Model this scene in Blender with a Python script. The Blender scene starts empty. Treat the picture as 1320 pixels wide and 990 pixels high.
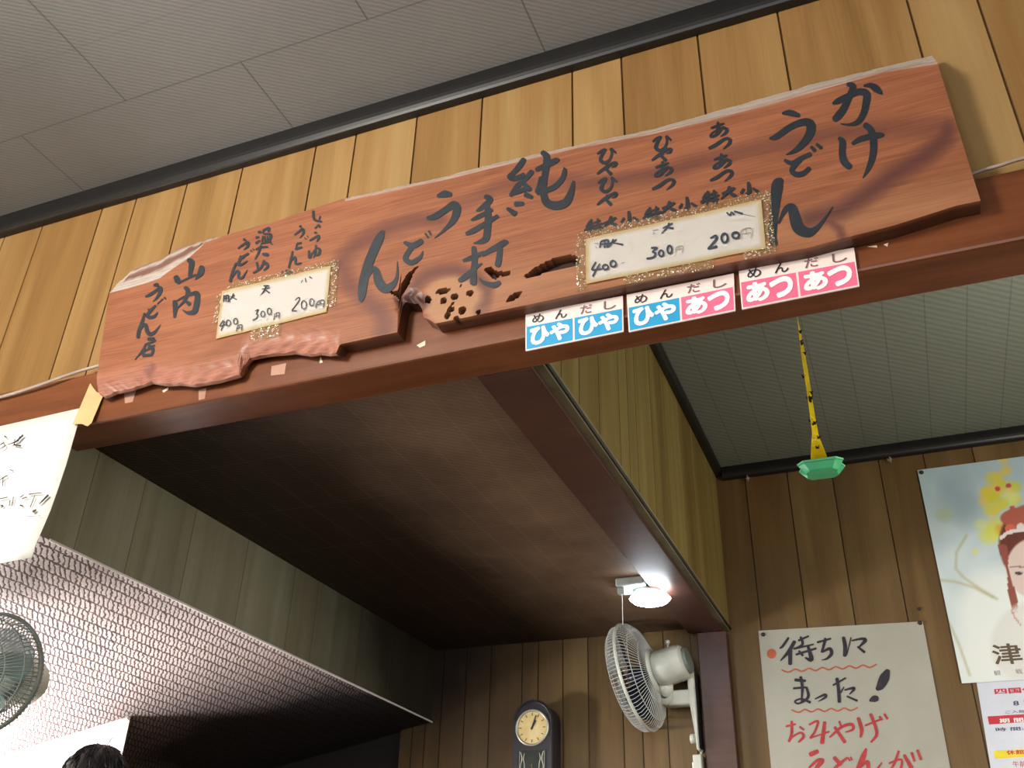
import bpy, bmesh, math, random
from mathutils import Vector, Matrix
C = bpy.context.scene.collection
random.seed(7)
# ------------------------------------------------------------------ camera
H = 1.25                                   # height of the lens above the floor
FPX = 1236.8558                            # focal length in pixels of the 1320 px wide frame
RM = Matrix(((0.92816001, 0.3713784, 0.02443536), (-0.16854284, 0.47794818, -0.86206661), (-0.33183176, 0.79601735, 0.50620556)))
cam_d = bpy.data.cameras.new('camera'); cam = bpy.data.objects.new('camera', cam_d); C.objects.link(cam)
cam_d.sensor_width = 36; cam_d.lens = FPX / 1320 * 36; cam_d.clip_start = .02
cam.matrix_world = Matrix.Translation((0, 0, H)) @ Matrix((RM[0], -RM[1], -RM[2])).transposed().to_4x4()
bpy.context.scene.camera = cam
# ------------------------------------------------------------------ light and exposure
sc = bpy.context.scene
sc.view_settings.view_transform = 'Standard'; sc.view_settings.look = 'None'
sc.view_settings.gamma = 1; sc.view_settings.use_curve_mapping = False
sc.view_settings.exposure = 0.35
w = bpy.data.worlds.new('daylight'); sc.world = w; w.use_nodes = True
w.node_tree.nodes['Background'].inputs[0].default_value = (.75, .86, 1, 1)
w.node_tree.nodes['Background'].inputs[1].default_value = 1.0
def area(name, loc, rot, sx, sy, power, col):
    l = bpy.data.lights.new(name, 'AREA'); l.shape = 'RECTANGLE'; l.size = sx; l.size_y = sy; l.energy = power; l.color = col
    o = bpy.data.objects.new(name, l); C.objects.link(o); o.location = loc; o.rotation_euler = rot; o['kind'] = 'helper'
    return o
R90 = math.pi / 2
KX0, KX1, KZ0, KZ1 = 1.05, 2.2, 1.0, 1.62          # kitchen side window (on the left wall): Y range, Z range
DX0, DX1, DZ0, DZ1 = -1.9, .85, .8, 2.3            # dining room side window
BX0, BX1, BZ0, BZ1 = -1.6, 1.9, .7, 2.4            # dining room rear window
LEFT, REAR, RIGHT = -3.5, -2.6, 2.4
area('daylight_kitchen_window', (LEFT - .09, (KX0 + KX1) / 2, (KZ0 + KZ1) / 2), (0, -R90, 0), KZ1 - KZ0, KX1 - KX0, 110, (1, .97, .94))
area('daylight_side_window', (LEFT - .09, (DX0 + DX1) / 2, (DZ0 + DZ1) / 2), (0, -R90, 0), DZ1 - DZ0, DX1 - DX0, 20, (1, .96, .9))
area('daylight_rear_window', ((BX0 + BX1) / 2, REAR - .09, (BZ0 + BZ1) / 2), (R90, 0, 0), BX1 - BX0, BZ1 - BZ0, 30, (1, .97, .92))
def bulb(name, loc, power, col, soft):
    l = bpy.data.lights.new(name, 'POINT'); l.energy = power; l.color = col; l.shadow_soft_size = soft
    o = bpy.data.objects.new(name, l); C.objects.link(o); o.location = loc; o['kind'] = 'helper'
bulb('dining_lamp', (-1.7, -.55, H + 1.5), 185, (1, .95, .86), .3)      # the lamp over the dining tables
bulb('kitchen_lamp', (-3.05, 2.28, H + .28), 52, (1, .95, .93), .12)       # the lamp under the kitchen roof, left of the picture
bulb('alcove_fill', (1.05, 2.3, H + .95), 36, (1, .97, .9), .3)        # unseen fill added to brighten the alcove, out of the picture to the right
# ------------------------------------------------------------------ helpers
def ray(x, y): return RM.transposed() @ Vector((x - 660, y - 495, FPX))
def PY(x, y, Y): d = ray(x, y); d = d * (Y / d.y); return Vector((d.x, d.y, d.z + H))
def PX(x, y, X): d = ray(x, y); d = d * (X / d.x); return Vector((d.x, d.y, d.z + H))
def PZ(x, y, z): d = ray(x, y); d = d * (z / d.z); return Vector((d.x, d.y, d.z + H))
def px(p): c = RM @ (Vector(p) - Vector((0, 0, H))); return (c.x / c.z * FPX + 660, c.y / c.z * FPX + 495)
def lin(c): return tuple((v / 255 / 12.92 if v / 255 <= .04045 else ((v / 255 + .055) / 1.055) ** 2.4) for v in c)
def tag(o, label=None, cat=None, group=None, kind=None):
    if label: o['label'] = label
    if cat: o['category'] = cat
    if group: o['group'] = group
    if kind: o['kind'] = kind
    return o
def obj(name, bm, m, parent=None, smooth=False, loc=None):
    me = bpy.data.meshes.new(name)
    if parent is not None and parent.type == 'EMPTY': bmesh.ops.translate(bm, verts=bm.verts, vec=-parent.location)
    elif parent is not None and 'org' in parent: bmesh.ops.translate(bm, verts=bm.verts, vec=-Vector(parent['org']))
    elif loc is not None: bmesh.ops.translate(bm, verts=bm.verts, vec=-Vector(loc))
    bm.to_mesh(me); bm.free()
    o = bpy.data.objects.new(name, me); C.objects.link(o)
    if parent is not None: o.parent = parent
    elif loc is not None: o.location = loc
    ms = m if isinstance(m, (list, tuple)) else [m]
    for x in ms: me.materials.append(x)
    if smooth:
        for p in me.polygons: p.use_smooth = True
    return o
def sub(name, bm, m, part, smooth=False):                # a sub-part: its part keeps the thing's own origin
    root = part.parent
    bmesh.ops.translate(bm, verts=bm.verts, vec=-root.location)
    me = bpy.data.meshes.new(name); bm.to_mesh(me); bm.free(); me.materials.append(m)
    o = bpy.data.objects.new(name, me); C.objects.link(o); o.parent = part
    if smooth:
        for p in me.polygons: p.use_smooth = True
    return o
def thing(name, loc, label, cat, group=None):
    o = bpy.data.objects.new(name, None); C.objects.link(o); o.location = loc; o.empty_display_size = .05
    return tag(o, label, cat, group)
def BM(): return bmesh.new()
def box(bm, a, b, bev=0, mi=0):
    v = [bm.verts.new((x, y, z)) for x in (a[0], b[0]) for y in (a[1], b[1]) for z in (a[2], b[2])]
    fs = [bm.faces.new([v[i] for i in q]) for q in ((0, 1, 3, 2), (4, 6, 7, 5), (0, 4, 5, 1), (2, 3, 7, 6), (0, 2, 6, 4), (1, 5, 7, 3))]
    for f in fs: f.material_index = mi
    if bev:
        bmesh.ops.bevel(bm, geom=list({e for f in fs for e in f.edges}), offset=bev, segments=2, affect='EDGES', profile=.5)
    return bm
def frame_of(d):
    d = d.normalized(); a = Vector((0, 0, 1)) if abs(d.z) < .9 else Vector((1, 0, 0))
    u = d.cross(a).normalized(); return u, d.cross(u).normalized()
def tube(bm, pts, r, n=6, cap=True):
    pts = [Vector(p) for p in pts]; rings = []
    for i, p in enumerate(pts):
        d = pts[min(i + 1, len(pts) - 1)] - pts[max(i - 1, 0)]
        if i == 0: u, v = frame_of(d)
        else:
            d = d.normalized(); u = (u - d * u.dot(d)).normalized(); v = d.cross(u)
        rr = r[i] if isinstance(r, (list, tuple)) else r
        rings.append([bm.verts.new(p + (u * math.cos(t) + v * math.sin(t)) * rr) for t in (2 * math.pi * k / n for k in range(n))])
    for a, b in zip(rings, rings[1:]):
        for k in range(n): bm.faces.new((a[k], a[(k + 1) % n], b[(k + 1) % n], b[k]))
    if cap:
        bm.faces.new(rings[0][::-1]); bm.faces.new(rings[-1])
    return bm
def ring(bm, M, R, z, r, n=64, k=6):
    vs = []
    for i in range(n):
        t = 2 * math.pi * i / n
        vs.append([bm.verts.new(M @ Vector(((R + r * math.cos(s)) * math.cos(t), (R + r * math.cos(s)) * math.sin(t), z + r * math.sin(s)))) for s in (2 * math.pi * j / k for j in range(k))])
    for i in range(n):
        a, b = vs[i], vs[(i + 1) % n]
        for j in range(k): bm.faces.new((a[j], b[j], b[(j + 1) % k], a[(j + 1) % k]))
    return bm
def lathe(bm, M, prof, n=40):
    rings = []
    for r, z in prof:
        if r < 1e-6: rings.append([bm.verts.new(M @ Vector((0, 0, z)))])
        else: rings.append([bm.verts.new(M @ Vector((r * math.cos(2 * math.pi * k / n), r * math.sin(2 * math.pi * k / n), z))) for k in range(n)])
    for a, b in zip(rings, rings[1:]):
        for k in range(n):
            k2 = (k + 1) % n
            if len(a) == 1 and len(b) == 1: continue
            if len(a) == 1: bm.faces.new((a[0], b[k2], b[k]))
            elif len(b) == 1: bm.faces.new((a[k], a[k2], b[0]))
            else: bm.faces.new((a[k], a[k2], b[k2], b[k]))
    return bm
def prism(bm, pts, d):                                   # polygon pts extruded by vector d
    d = Vector(d); a = [bm.verts.new(p) for p in pts]; b = [bm.verts.new(Vector(p) + d) for p in pts]
    n = len(a); bm.faces.new(a); bm.faces.new(b[::-1])
    for i in range(n): bm.faces.new((a[i], b[i], b[(i + 1) % n], a[(i + 1) % n]))
    bmesh.ops.recalc_face_normals(bm, faces=bm.faces)
    return bm
def catmull(pts, k=6):
    if len(pts) < 3:
        a, b = pts[0], pts[-1]
        return [tuple(a[j] + (b[j] - a[j]) * i / k for j in range(len(a))) for i in range(k + 1)]
    out = []
    for i in range(len(pts) - 1):
        p0, p1, p2, p3 = pts[max(i - 1, 0)], pts[i], pts[i + 1], pts[min(i + 2, len(pts) - 1)]
        for s in range(k):
            t = s / k
            out.append(tuple(.5 * (2 * b + (c - a) * t + (2 * a - 5 * b + 4 * c - d) * t * t + (3 * b - a - 3 * c + d) * t ** 3) for a, b, c, d in zip(p0, p1, p2, p3)))
    out.append(tuple(pts[-1])); return out
def stroke(bm, pts, to3d, W=1.0):
    """A brush stroke: a smooth ribbon of varying width with round ends, laid on a surface."""
    if len(pts[0]) == 2: pts = [(a, b, W) for a, b in pts]; W = 1
    s = catmull(pts); n = len(s); L, R_ = [], []
    for i, (x, y, wd) in enumerate(s):
        a, b = s[max(i - 1, 0)], s[min(i + 1, n - 1)]
        dx, dy = b[0] - a[0], b[1] - a[1]; l = math.hypot(dx, dy) or 1
        h = max(wd, 1.2) * .5 * W
        L.append((x - dy / l * h, y + dx / l * h)); R_.append((x + dy / l * h, y - dx / l * h))
    def cap(i, sg):
        x, y, wd = s[i]; j = 1 if i == 0 else n - 2
        dx, dy = s[i][0] - s[j][0], s[i][1] - s[j][1]; l = math.hypot(dx, dy) or 1; h = max(wd, 1.2) * .5 * W
        dx /= l; dy /= l
        return [(x + h * (dx * math.sin(t) * .7 - dy * math.cos(t) * sg), y + h * (dy * math.sin(t) * .7 + dx * math.cos(t) * sg)) for t in (math.pi * k / 6 for k in range(1, 6))]
    lv, rv = [], []
    for a, b in zip(L, R_): lv.append(bm.verts.new(to3d(*a))); rv.append(bm.verts.new(to3d(*b)))
    for i in range(n - 1):
        try: bm.faces.new((lv[i], lv[i + 1], rv[i + 1], rv[i]))
        except ValueError: pass
    e = [bm.verts.new(to3d(*p)) for p in cap(n - 1, 1)]; bm.faces.new([lv[-1]] + e + [rv[-1]])
    e = [bm.verts.new(to3d(*p)) for p in cap(0, -1)]; bm.faces.new([lv[0]] + e + [rv[0]])
def oval(bm, cx, cy, rx, ry, wd, to3d, rot=0):
    pts = [(cx + rx * math.cos(t) * math.cos(rot) - ry * math.sin(t) * math.sin(rot), cy + rx * math.cos(t) * math.sin(rot) + ry * math.sin(t) * math.cos(rot), wd) for t in (2 * math.pi * k / 10 - 1.5 for k in range(11))]
    stroke(bm, pts, to3d)
def crop_on(ox, oy, s, plane):
    return lambda x, y: plane(ox + x / s, oy + y / s)
def ink(name, strokes, to3d, m, parent, W=1.0, ovals=()):
    bm = BM(); k = 0
    for s in list(strokes) + [('oval', o) for o in ovals]:
        n0 = len(bm.verts)
        oval(bm, *s[1], to3d) if s[0] == 'oval' else stroke(bm, s, to3d, W)
        bm.verts.ensure_lookup_table(); k += 1
        for i in range(n0, len(bm.verts)): bm.verts[i].co.y -= k * 2.5e-5 + ((i - n0) // 2) * 4e-7      # each stroke lies over the last
    bmesh.ops.recalc_face_normals(bm, faces=bm.faces)
    return obj(name, bm, m, parent)
def shift(strokes, dx, dy): return [[(p[0] + dx, p[1] + dy) + tuple(p[2:]) for p in s] for s in strokes]
class Quad:
    """A flat sheet given by its four corners; (u, v) run right and up."""
    def __init__(s, tl, tr, br, bl): s.c = [Vector(p) for p in (tl, tr, br, bl)]; s.n = (s.c[1] - s.c[3]).cross(s.c[0] - s.c[2]).normalized()
    def at(s, u, v, off=0):
        tl, tr, br, bl = s.c
        return (bl * (1 - u) + br * u) * (1 - v) + (tl * (1 - u) + tr * u) * v + s.n * off
    def rect(s, bm, u0, v0, u1, v1, off=0, nu=1, nv=1):
        g = [[bm.verts.new(s.at(u0 + (u1 - u0) * i / nu, v0 + (v1 - v0) * j / nv, off)) for j in range(nv + 1)] for i in range(nu + 1)]
        for i in range(nu):
            for j in range(nv): bm.faces.new((g[i][j], g[i + 1][j], g[i + 1][j + 1], g[i][j + 1]))
        return bm
    def sheet(s, bm, th=.0006, u0=0, v0=0, u1=1, v1=1):
        return prism(bm, [s.at(u0, v0), s.at(u1, v0), s.at(u1, v1), s.at(u0, v1)], s.n * -th)
def text_bm(body, q, u0, v0, u1, v1, off=.0006, bold=0.0, bm=None):
    cu = bpy.data.curves.new('writing', 'FONT'); cu.body = body; cu.size = 1; cu.resolution_u = 4; cu.fill_mode = 'BOTH'
    o = bpy.data.objects.new('writing', cu); C.objects.link(o)
    bpy.context.view_layer.update()
    me = bpy.data.meshes.new_from_object(o.evaluated_get(bpy.context.evaluated_depsgraph_get()))
    bpy.data.objects.remove(o); bpy.data.curves.remove(cu)
    bm = bm or BM(); vs = me.vertices
    x0, x1 = min(v.co.x for v in vs), max(v.co.x for v in vs); y0, y1 = min(v.co.y for v in vs), max(v.co.y for v in vs)
    for dx, dy in ([(0, 0)] if not bold else [(bold * math.cos(t), bold * math.sin(t)) for t in (k * math.pi / 4 for k in range(8))]):
        off += 4e-5
        nv = [bm.verts.new(q.at(u0 + (v.co.x - x0 + dx) / (x1 - x0 or 1) * (u1 - u0), v0 + (v.co.y - y0 + dy) / (y1 - y0 or 1) * (v1 - v0), off)) for v in vs]
        for p in me.polygons:
            try: bm.faces.new([nv[i] for i in p.vertices])
            except ValueError: pass
    bpy.data.meshes.remove(me)
    return bm
# ------------------------------------------------------------------ materials
class NT:
    def __init__(s, name):
        s.m = bpy.data.materials.new(name); s.m.use_nodes = True; s.t = s.m.node_tree; s.p = s.t.nodes['Principled BSDF']
        s.tc = s.t.nodes.new('ShaderNodeTexCoord')
    def node(s, typ, **kw):
        n = s.t.nodes.new(typ)
        for k, v in kw.items():
            if k.startswith('i_'): n.inputs[k[2:].replace('_', ' ')].default_value = v
            else: setattr(n, k, v)
        return n
    def link(s, a, b): s.t.links.new(a, b)
    def coords(s, scale=(1, 1, 1), rot=(0, 0, 0)):
        mp = s.node('ShaderNodeMapping'); mp.inputs['Scale'].default_value = scale; mp.inputs['Rotation'].default_value = rot
        s.link(s.tc.outputs['Object'], mp.inputs[0]); return mp.outputs[0]
    def noise(s, vec, scale=5, detail=4, rough=.6, dist=0):
        n = s.node('ShaderNodeTexNoise'); n.inputs['Scale'].default_value = scale; n.inputs['Detail'].default_value = detail
        n.inputs['Roughness'].default_value = rough; n.inputs['Distortion'].default_value = dist
        s.link(vec, n.inputs['Vector']); return n.outputs['Fac']
    def ramp(s, fac, stops):
        r = s.node('ShaderNodeValToRGB'); e = r.color_ramp.elements
        while len(e) < len(stops): e.new(.5)
        for k, (p, c) in zip(e, stops): k.position = p; k.color = (*lin(c), 1) if not isinstance(c, float) else (c, c, c, 1)
        s.link(fac, r.inputs[0]); return r.outputs[0]
    def mix(s, fac, a, b, mode='MIX'):
        n = s.node('ShaderNodeMix', data_type='RGBA', blend_type=mode)
        for i, v in ((0, fac), (6, a), (7, b)):
            if isinstance(v, (int, float)): n.inputs[i].default_value = v
            elif isinstance(v, tuple): n.inputs[i].default_value = (*lin(v), 1)
            else: s.link(v, n.inputs[i])
        return n.outputs[2]
    def attr(s, name):
        return s.node('ShaderNodeAttribute', attribute_name=name).outputs['Fac']
    def math(s, op, a, b=None):
        n = s.node('ShaderNodeMath', operation=op)
        for i, v in ((0, a), (1, b)):
            if v is None: continue
            if isinstance(v, (int, float)): n.inputs[i].default_value = v
            else: s.link(v, n.inputs[i])
        return n.outputs[0]
    def bump(s, h, strength=.3, dist=.01):
        b = s.node('ShaderNodeBump'); b.inputs['Strength'].default_value = strength; b.inputs['Distance'].default_value = dist
        s.link(h, b.inputs['Height']); s.link(b.outputs[0], s.p.inputs['Normal'])
    def col(s, c): s.link(c, s.p.inputs['Base Color'])
    def set(s, **kw):
        for k, v in kw.items(): s.p.inputs[k.replace('_', ' ')].default_value = v
        return s
def plain(name, c, rough=.5, var=.12, scale=12, bump=0, **kw):
    n = NT(name); v = n.noise(n.coords(), scale, 5)
    d = tuple(x * (1 - var) for x in c); l = tuple(min(255, x * (1 + var * .5)) for x in c)
    n.col(n.ramp(v, [(.3, d), (.7, l)])); n.set(Roughness=rough, **kw)
    if bump: n.bump(v, bump, .002)
    return n.m
def plank_mat(name, dark, mid, light, rough=.42, axis='Z', soot=None, corner=False):
    n = NT(name); a = n.attr('tone')
    v = n.coords((9, 9, .55) if axis == 'Z' else (.6, 9, 9))
    of = n.node('ShaderNodeVectorMath', operation='ADD'); n.link(v, of.inputs[0])
    cx = n.node('ShaderNodeCombineXYZ'); n.link(n.math('MULTIPLY', a, 37.0), cx.inputs[2]); n.link(cx.outputs[0], of.inputs[1])
    big = n.noise(of.outputs[0], 1.2, 3, .55, .4)
    v2 = n.coords((70, 70, 1.5)); fine = n.noise(v2, 3, 6, .7)
    f = n.math('ADD', n.math('MULTIPLY', big, .75), n.math('MULTIPLY', fine, .25))
    base = n.ramp(f, [(.3, dark), (.5, mid), (.68, light)])
    shade = n.ramp(a, [(0, (224, 214, 200)), (.5, (242, 240, 236)), (1, (255, 255, 255))])
    c = n.mix(.85, base, shade, 'MULTIPLY')
    pale = n.math('MULTIPLY', n.math('GREATER_THAN', a, .72), .2)
    c = n.mix(pale, c, light)
    groove = n.attr('groove'); c = n.mix(n.math('MULTIPLY', groove, .8), c, (70, 42, 18))
    if soot:
        s1 = n.noise(n.coords((2.2, 2.2, 1.4)), 1.5, 5, .6); c = n.mix(n.ramp(s1, [(.42, 0.0), (.75, soot[0])]), c, soot[1])
    if corner:                                            # darker towards the kitchen corner of this wall
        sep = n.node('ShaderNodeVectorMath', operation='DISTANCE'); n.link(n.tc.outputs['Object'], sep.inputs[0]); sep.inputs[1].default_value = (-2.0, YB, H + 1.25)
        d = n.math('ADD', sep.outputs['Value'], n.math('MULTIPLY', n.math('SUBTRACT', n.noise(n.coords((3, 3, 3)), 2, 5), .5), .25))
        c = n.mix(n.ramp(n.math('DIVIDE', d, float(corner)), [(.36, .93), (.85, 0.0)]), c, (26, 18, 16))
    n.col(c); n.set(Roughness=rough, Specular_IOR_Level=.35); n.bump(fine, .06, .002)
    return n.m
M = {}
YB = 3.70
M['panel'] = plank_mat('wood_panelling', (127, 94, 53), (153, 118, 73), (165, 136, 90))
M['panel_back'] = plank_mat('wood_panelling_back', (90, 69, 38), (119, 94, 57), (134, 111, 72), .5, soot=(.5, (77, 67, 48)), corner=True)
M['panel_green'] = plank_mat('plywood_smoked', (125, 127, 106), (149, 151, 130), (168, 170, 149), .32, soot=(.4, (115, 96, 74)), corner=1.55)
M['panel_side'] = plank_mat('wood_panelling_side', (107, 90, 46), (132, 115, 63), (147, 134, 82), .45)
def ceiling_mat(name, c, tw, th, x0, y0, stripe_rot, mid=True, soot=None, seam=.0022, per=.0115):
    n = NT(name)
    sx = n.node('ShaderNodeSeparateXYZ'); n.link(n.tc.outputs['Object'], sx.inputs[0])
    X, Y = sx.outputs[0], sx.outputs[1]
    ry = n.math('DIVIDE', n.math('SUBTRACT', Y, y0), th); row = n.math('FLOOR', ry)
    odd = n.math('MULTIPLY', n.math('MODULO', n.math('ABSOLUTE', row), 2.0), .5)
    rx = n.math('ADD', n.math('DIVIDE', n.math('SUBTRACT', X, x0), tw), odd)
    fx = n.math('FRACT', rx); fy = n.math('FRACT', ry)
    def edge(f, size, wd): return n.math('LESS_THAN', n.math('MULTIPLY', n.math('MINIMUM', f, n.math('SUBTRACT', 1.0, f)), size), wd)
    ex, ey = edge(fx, tw, seam), edge(fy, th, seam * .8)
    if tw > 50: ex = n.math('MULTIPLY', ex, 0.0)
    wv = n.node('ShaderNodeTexWave', wave_type='BANDS', bands_direction='X', wave_profile='SIN')
    wv.inputs['Scale'].default_value = 2 * math.pi / per / 20; wv.inputs['Distortion'].default_value = 1.2; wv.inputs['Detail'].default_value = 2; wv.inputs['Detail Scale'].default_value = 2.5
    n.link(n.coords(rot=(0, 0, stripe_rot)), wv.inputs['Vector'])
    ns = n.noise(n.coords((1.5, 1.5, 1.5)), 2.2, 5)
    d = tuple(x * .9 for x in c)
    base = n.mix(ns, d, c); base = n.mix(n.math('MULTIPLY', wv.outputs['Fac'], .34), base, tuple(x * .6 for x in c))
    if mid:
        em = edge(n.math('FRACT', n.math('MULTIPLY', ry, 2.0)), th / 2, .002)
        base = n.mix(n.math('MULTIPLY', em, .12), base, tuple(x * .5 for x in c))
    if soot:
        s = n.noise(n.coords((.9, .9, .9)), 1.6, 6, .62)
        base = n.mix(n.ramp(s, [(.38, 0.0), (.66, soot[0])]), base, soot[1])
    base = n.mix(n.math('MULTIPLY', ex, .55 if tw > .3 else .3), base, tuple(x * .45 for x in c)); base = n.mix(n.math('MULTIPLY', ey, .4), base, tuple(x * .5 for x in c))
    n.col(base); n.set(Roughness=.8, Specular_IOR_Level=.2); n.bump(wv.outputs['Fac'], .15, .001)
    return n.m
M['ceiling'] = ceiling_mat('ribbed_ceiling_tile', (139, 138, 135), .713, .357, -1.272, 1.255, math.radians(55), True)
M['ceiling_alcove'] = ceiling_mat('ribbed_ceiling_alcove', (132, 137, 124), .122, 99, -.004, -40, math.radians(51.3), False, per=.024)
def low_ceiling_mat():
    n = NT('smoked_shaded_ceiling')
    sx = n.node('ShaderNodeSeparateXYZ'); n.link(n.tc.outputs['Object'], sx.inputs[0])
    fx = n.math('FRACT', n.math('DIVIDE', sx.outputs[0], .102))
    e = n.math('LESS_THAN', n.math('MULTIPLY', n.math('MINIMUM', fx, n.math('SUBTRACT', 1.0, fx)), .102), .0012)
    fy = n.math('FRACT', n.math('DIVIDE', sx.outputs[1], .31))
    e2 = n.math('LESS_THAN', n.math('MULTIPLY', n.math('MINIMUM', fy, n.math('SUBTRACT', 1.0, fy)), .31), .0012)
    wv = n.node('ShaderNodeTexWave', wave_type='BANDS', bands_direction='X'); wv.inputs['Scale'].default_value = 2 * math.pi / .016 / 20
    wv.inputs['Distortion'].default_value = 1.5; wv.inputs['Detail'].default_value = 2; n.link(n.coords(rot=(0, 0, math.radians(51.3))), wv.inputs['Vector'])
    ns = n.noise(n.coords(), 3, 6, .65)
    base = n.ramp(ns, [(.3, (92, 70, 51)), (.7, (117, 92, 70))])
    base = n.mix(n.math('MULTIPLY', wv.outputs['Fac'], .2), base, (70, 48, 36))
    # mostly painted shade, with some soot, over the inner, left part of the ceiling
    sep = n.node('ShaderNodeVectorMath', operation='DISTANCE'); n.link(n.coords((1 / .75, .5, 0)), sep.inputs[0]); sep.inputs[1].default_value = (-2.0 / .75, 2.8 / 2, 0)
    st = n.math('ADD', sep.outputs['Value'], n.math('MULTIPLY', n.math('SUBTRACT', ns, .5), .35))
    so = n.ramp(n.math('DIVIDE', st, 2.0), [(.42, .8), (.74, 0.0)])
    base = n.mix(so, base, (22, 16, 15))
    base = n.mix(n.math('MULTIPLY', n.math('MAXIMUM', e, e2), .22), base, (150, 120, 92))
    n.col(base); n.set(Roughness=.6, Specular_IOR_Level=.25); n.bump(wv.outputs['Fac'], .25, .002)
    return n.m
M['ceiling_low'] = low_ceiling_mat()
def embossed_mat():
    n = NT('embossed_soffit_paper')
    # short vertical embossed strokes set in rows that run towards the back wall
    br = n.node('ShaderNodeTexBrick', offset=.37, squash=1.0)
    sx = n.node('ShaderNodeSeparateXYZ'); n.link(n.tc.outputs['Object'], sx.inputs[0]); ds = n.math('SUBTRACT', n.noise(n.coords((26, 26, 26)), 2.0, 2), .5)
    cb = n.node('ShaderNodeCombineXYZ'); n.link(n.math('ADD', n.math('ADD', sx.outputs[1], n.math('MULTIPLY', sx.outputs[0], 1.1)), n.math('MULTIPLY', ds, .022)), cb.inputs[0])
    n.link(n.math('ADD', sx.outputs[0], n.math('MULTIPLY', ds, .02)), cb.inputs[1]); n.link(cb.outputs[0], br.inputs['Vector'])
    br.inputs['Scale'].default_value = 1; br.inputs['Brick Width'].default_value = .0185; br.inputs['Row Height'].default_value = .046; br.inputs['Mortar Size'].default_value = .0046; br.inputs['Mortar Smooth'].default_value = .7
    fr = n.math('FRACT', n.math('DIVIDE', sx.outputs[0], .092)); seam = n.math('LESS_THAN', n.math('MULTIPLY', n.math('MINIMUM', fr, n.math('SUBTRACT', 1.0, fr)), .092), .0016)
    fl = br.outputs['Fac']
    base = n.mix(fl, (226, 212, 210), (96, 78, 80)); base = n.mix(n.math('MULTIPLY', seam, .6), base, (70, 54, 54))
    s = n.noise(n.coords((1.2, 1.2, 1.2)), 1.8, 5, .6); base = n.mix(n.ramp(s, [(.45, 0.0), (.8, .35)]), base, (120, 98, 94))
    # soot and the shade behind the white wall, painted into the far corner
    sep = n.node('ShaderNodeVectorMath', operation='DISTANCE'); n.link(n.tc.outputs['Object'], sep.inputs[0]); sep.inputs[1].default_value = (-2.35, 3.55, .7 + H)
    st = n.math('ADD', sep.outputs['Value'], n.math('MULTIPLY', n.math('SUBTRACT', s, .5), .4))
    base = n.mix(n.ramp(n.math('DIVIDE', st, 1.6), [(.34, .97), (.72, 0.0)]), base, (20, 17, 21))
    n.col(base); n.set(Roughness=.75, Specular_IOR_Level=.2); n.bump(n.math('SUBTRACT', 1.0, fl), .5, .004)
    return n.m
M['embossed'] = embossed_mat()
def beam_mat(name, c1, c2, rough=.33):
    n = NT(name); v = n.coords((.8, 14, 14)); g = n.noise(v, 2.5, 6, .65, .6); sm = n.noise(n.coords((3, 3, 3)), 2, 4)
    c = n.ramp(g, [(.3, c1), (.7, c2)]); c = n.mix(n.ramp(sm, [(.5, 0.0), (.8, .3)]), c, tuple(min(255, x * 1.25 + 12) for x in c2))
    n.col(c); n.set(Roughness=rough, Specular_IOR_Level=.5); n.bump(g, .05, .002); return n.m
M['beam'] = beam_mat('red_brown_beam_paint', (93, 49, 27), (122, 70, 40))
M['beam2'] = beam_mat('dull_red_beam_paint', (64, 36, 27), (81, 49, 38), .45)
M['residue'] = plain('tape_residue', (176, 132, 112), .5)
M['chip'] = plain('bare_paint_chip', (230, 205, 180), .6)
M['black_trim'] = plain('black_moulding_paint', (24, 23, 24), .38)
M['dark'] = plain('unlit_passage_board', (26, 22, 22), .85)  # shade of the unlit passage is put into this near-black colour
M['white_wall'] = plain('white_kitchen_wall', (240, 234, 234), .6, .1, 2.5)
M['plaster'] = plain('plaster_wall', (205, 188, 158), .8)
M['floor'] = plain('concrete_floor', (46, 41, 37), .6)
def sign_mat():
    n = NT('zelkova_sign_wood')
    v = n.coords((1.1, 5, 9)); w1 = n.noise(v, 2.2, 5, .6, 1.4); v2 = n.coords((3.2, 60, 110)); fine = n.noise(v2, 2.6, 6, .7, .3)
    f = n.math('ADD', n.math('MULTIPLY', w1, .5), n.math('MULTIPLY', fine, .5))
    c = n.ramp(f, [(.3, (106, 62, 42)), (.47, (143, 88, 61)), (.62, (162, 104, 74))])
    v3 = n.coords((1.6, 90, 160)); pore = n.noise(v3, 4, 3, .6, .5); c = n.mix(n.ramp(pore, [(.5, 0.0), (.68, .5)]), c, (92, 50, 34))
    wv = n.node('ShaderNodeTexWave', wave_type='BANDS', bands_direction='Z'); wv.inputs['Scale'].default_value = 9; wv.inputs['Distortion'].default_value = 7; wv.inputs['Detail'].default_value = 3; wv.inputs['Detail Scale'].default_value = .8
    n.link(n.coords((.35, 1, 1)), wv.inputs['Vector']); c = n.mix(n.math('MULTIPLY', wv.outputs['Fac'], .2), c, (128, 78, 54))
    left = n.attr('pink'); c = n.mix(n.math('MULTIPLY', left, .5), c, n.ramp(fine, [(.35, (140, 88, 74)), (.6, (190, 132, 116))]))
    c = n.mix(n.math('MULTIPLY', n.attr('pale'), .6), c, (176, 134, 98))
    fg = n.math('MULTIPLY', n.attr('figure'), n.math('ADD', .55, n.math('MULTIPLY', fine, .7))); c = n.mix(fg, c, (78, 46, 48))
    c = n.mix(n.attr('weather'), c, n.ramp(fine, [(.3, (140, 122, 112)), (.65, (206, 196, 188))]))
    c = n.mix(n.attr('pit'), c, (46, 24, 14))
    n.col(c); n.set(Roughness=.42, Specular_IOR_Level=.4); n.bump(fine, .1, .0015); return n.m
M['sign'] = sign_mat()
M['ink'] = plain('black_brush_ink', (32, 39, 48), .5, .25, 30)
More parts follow.
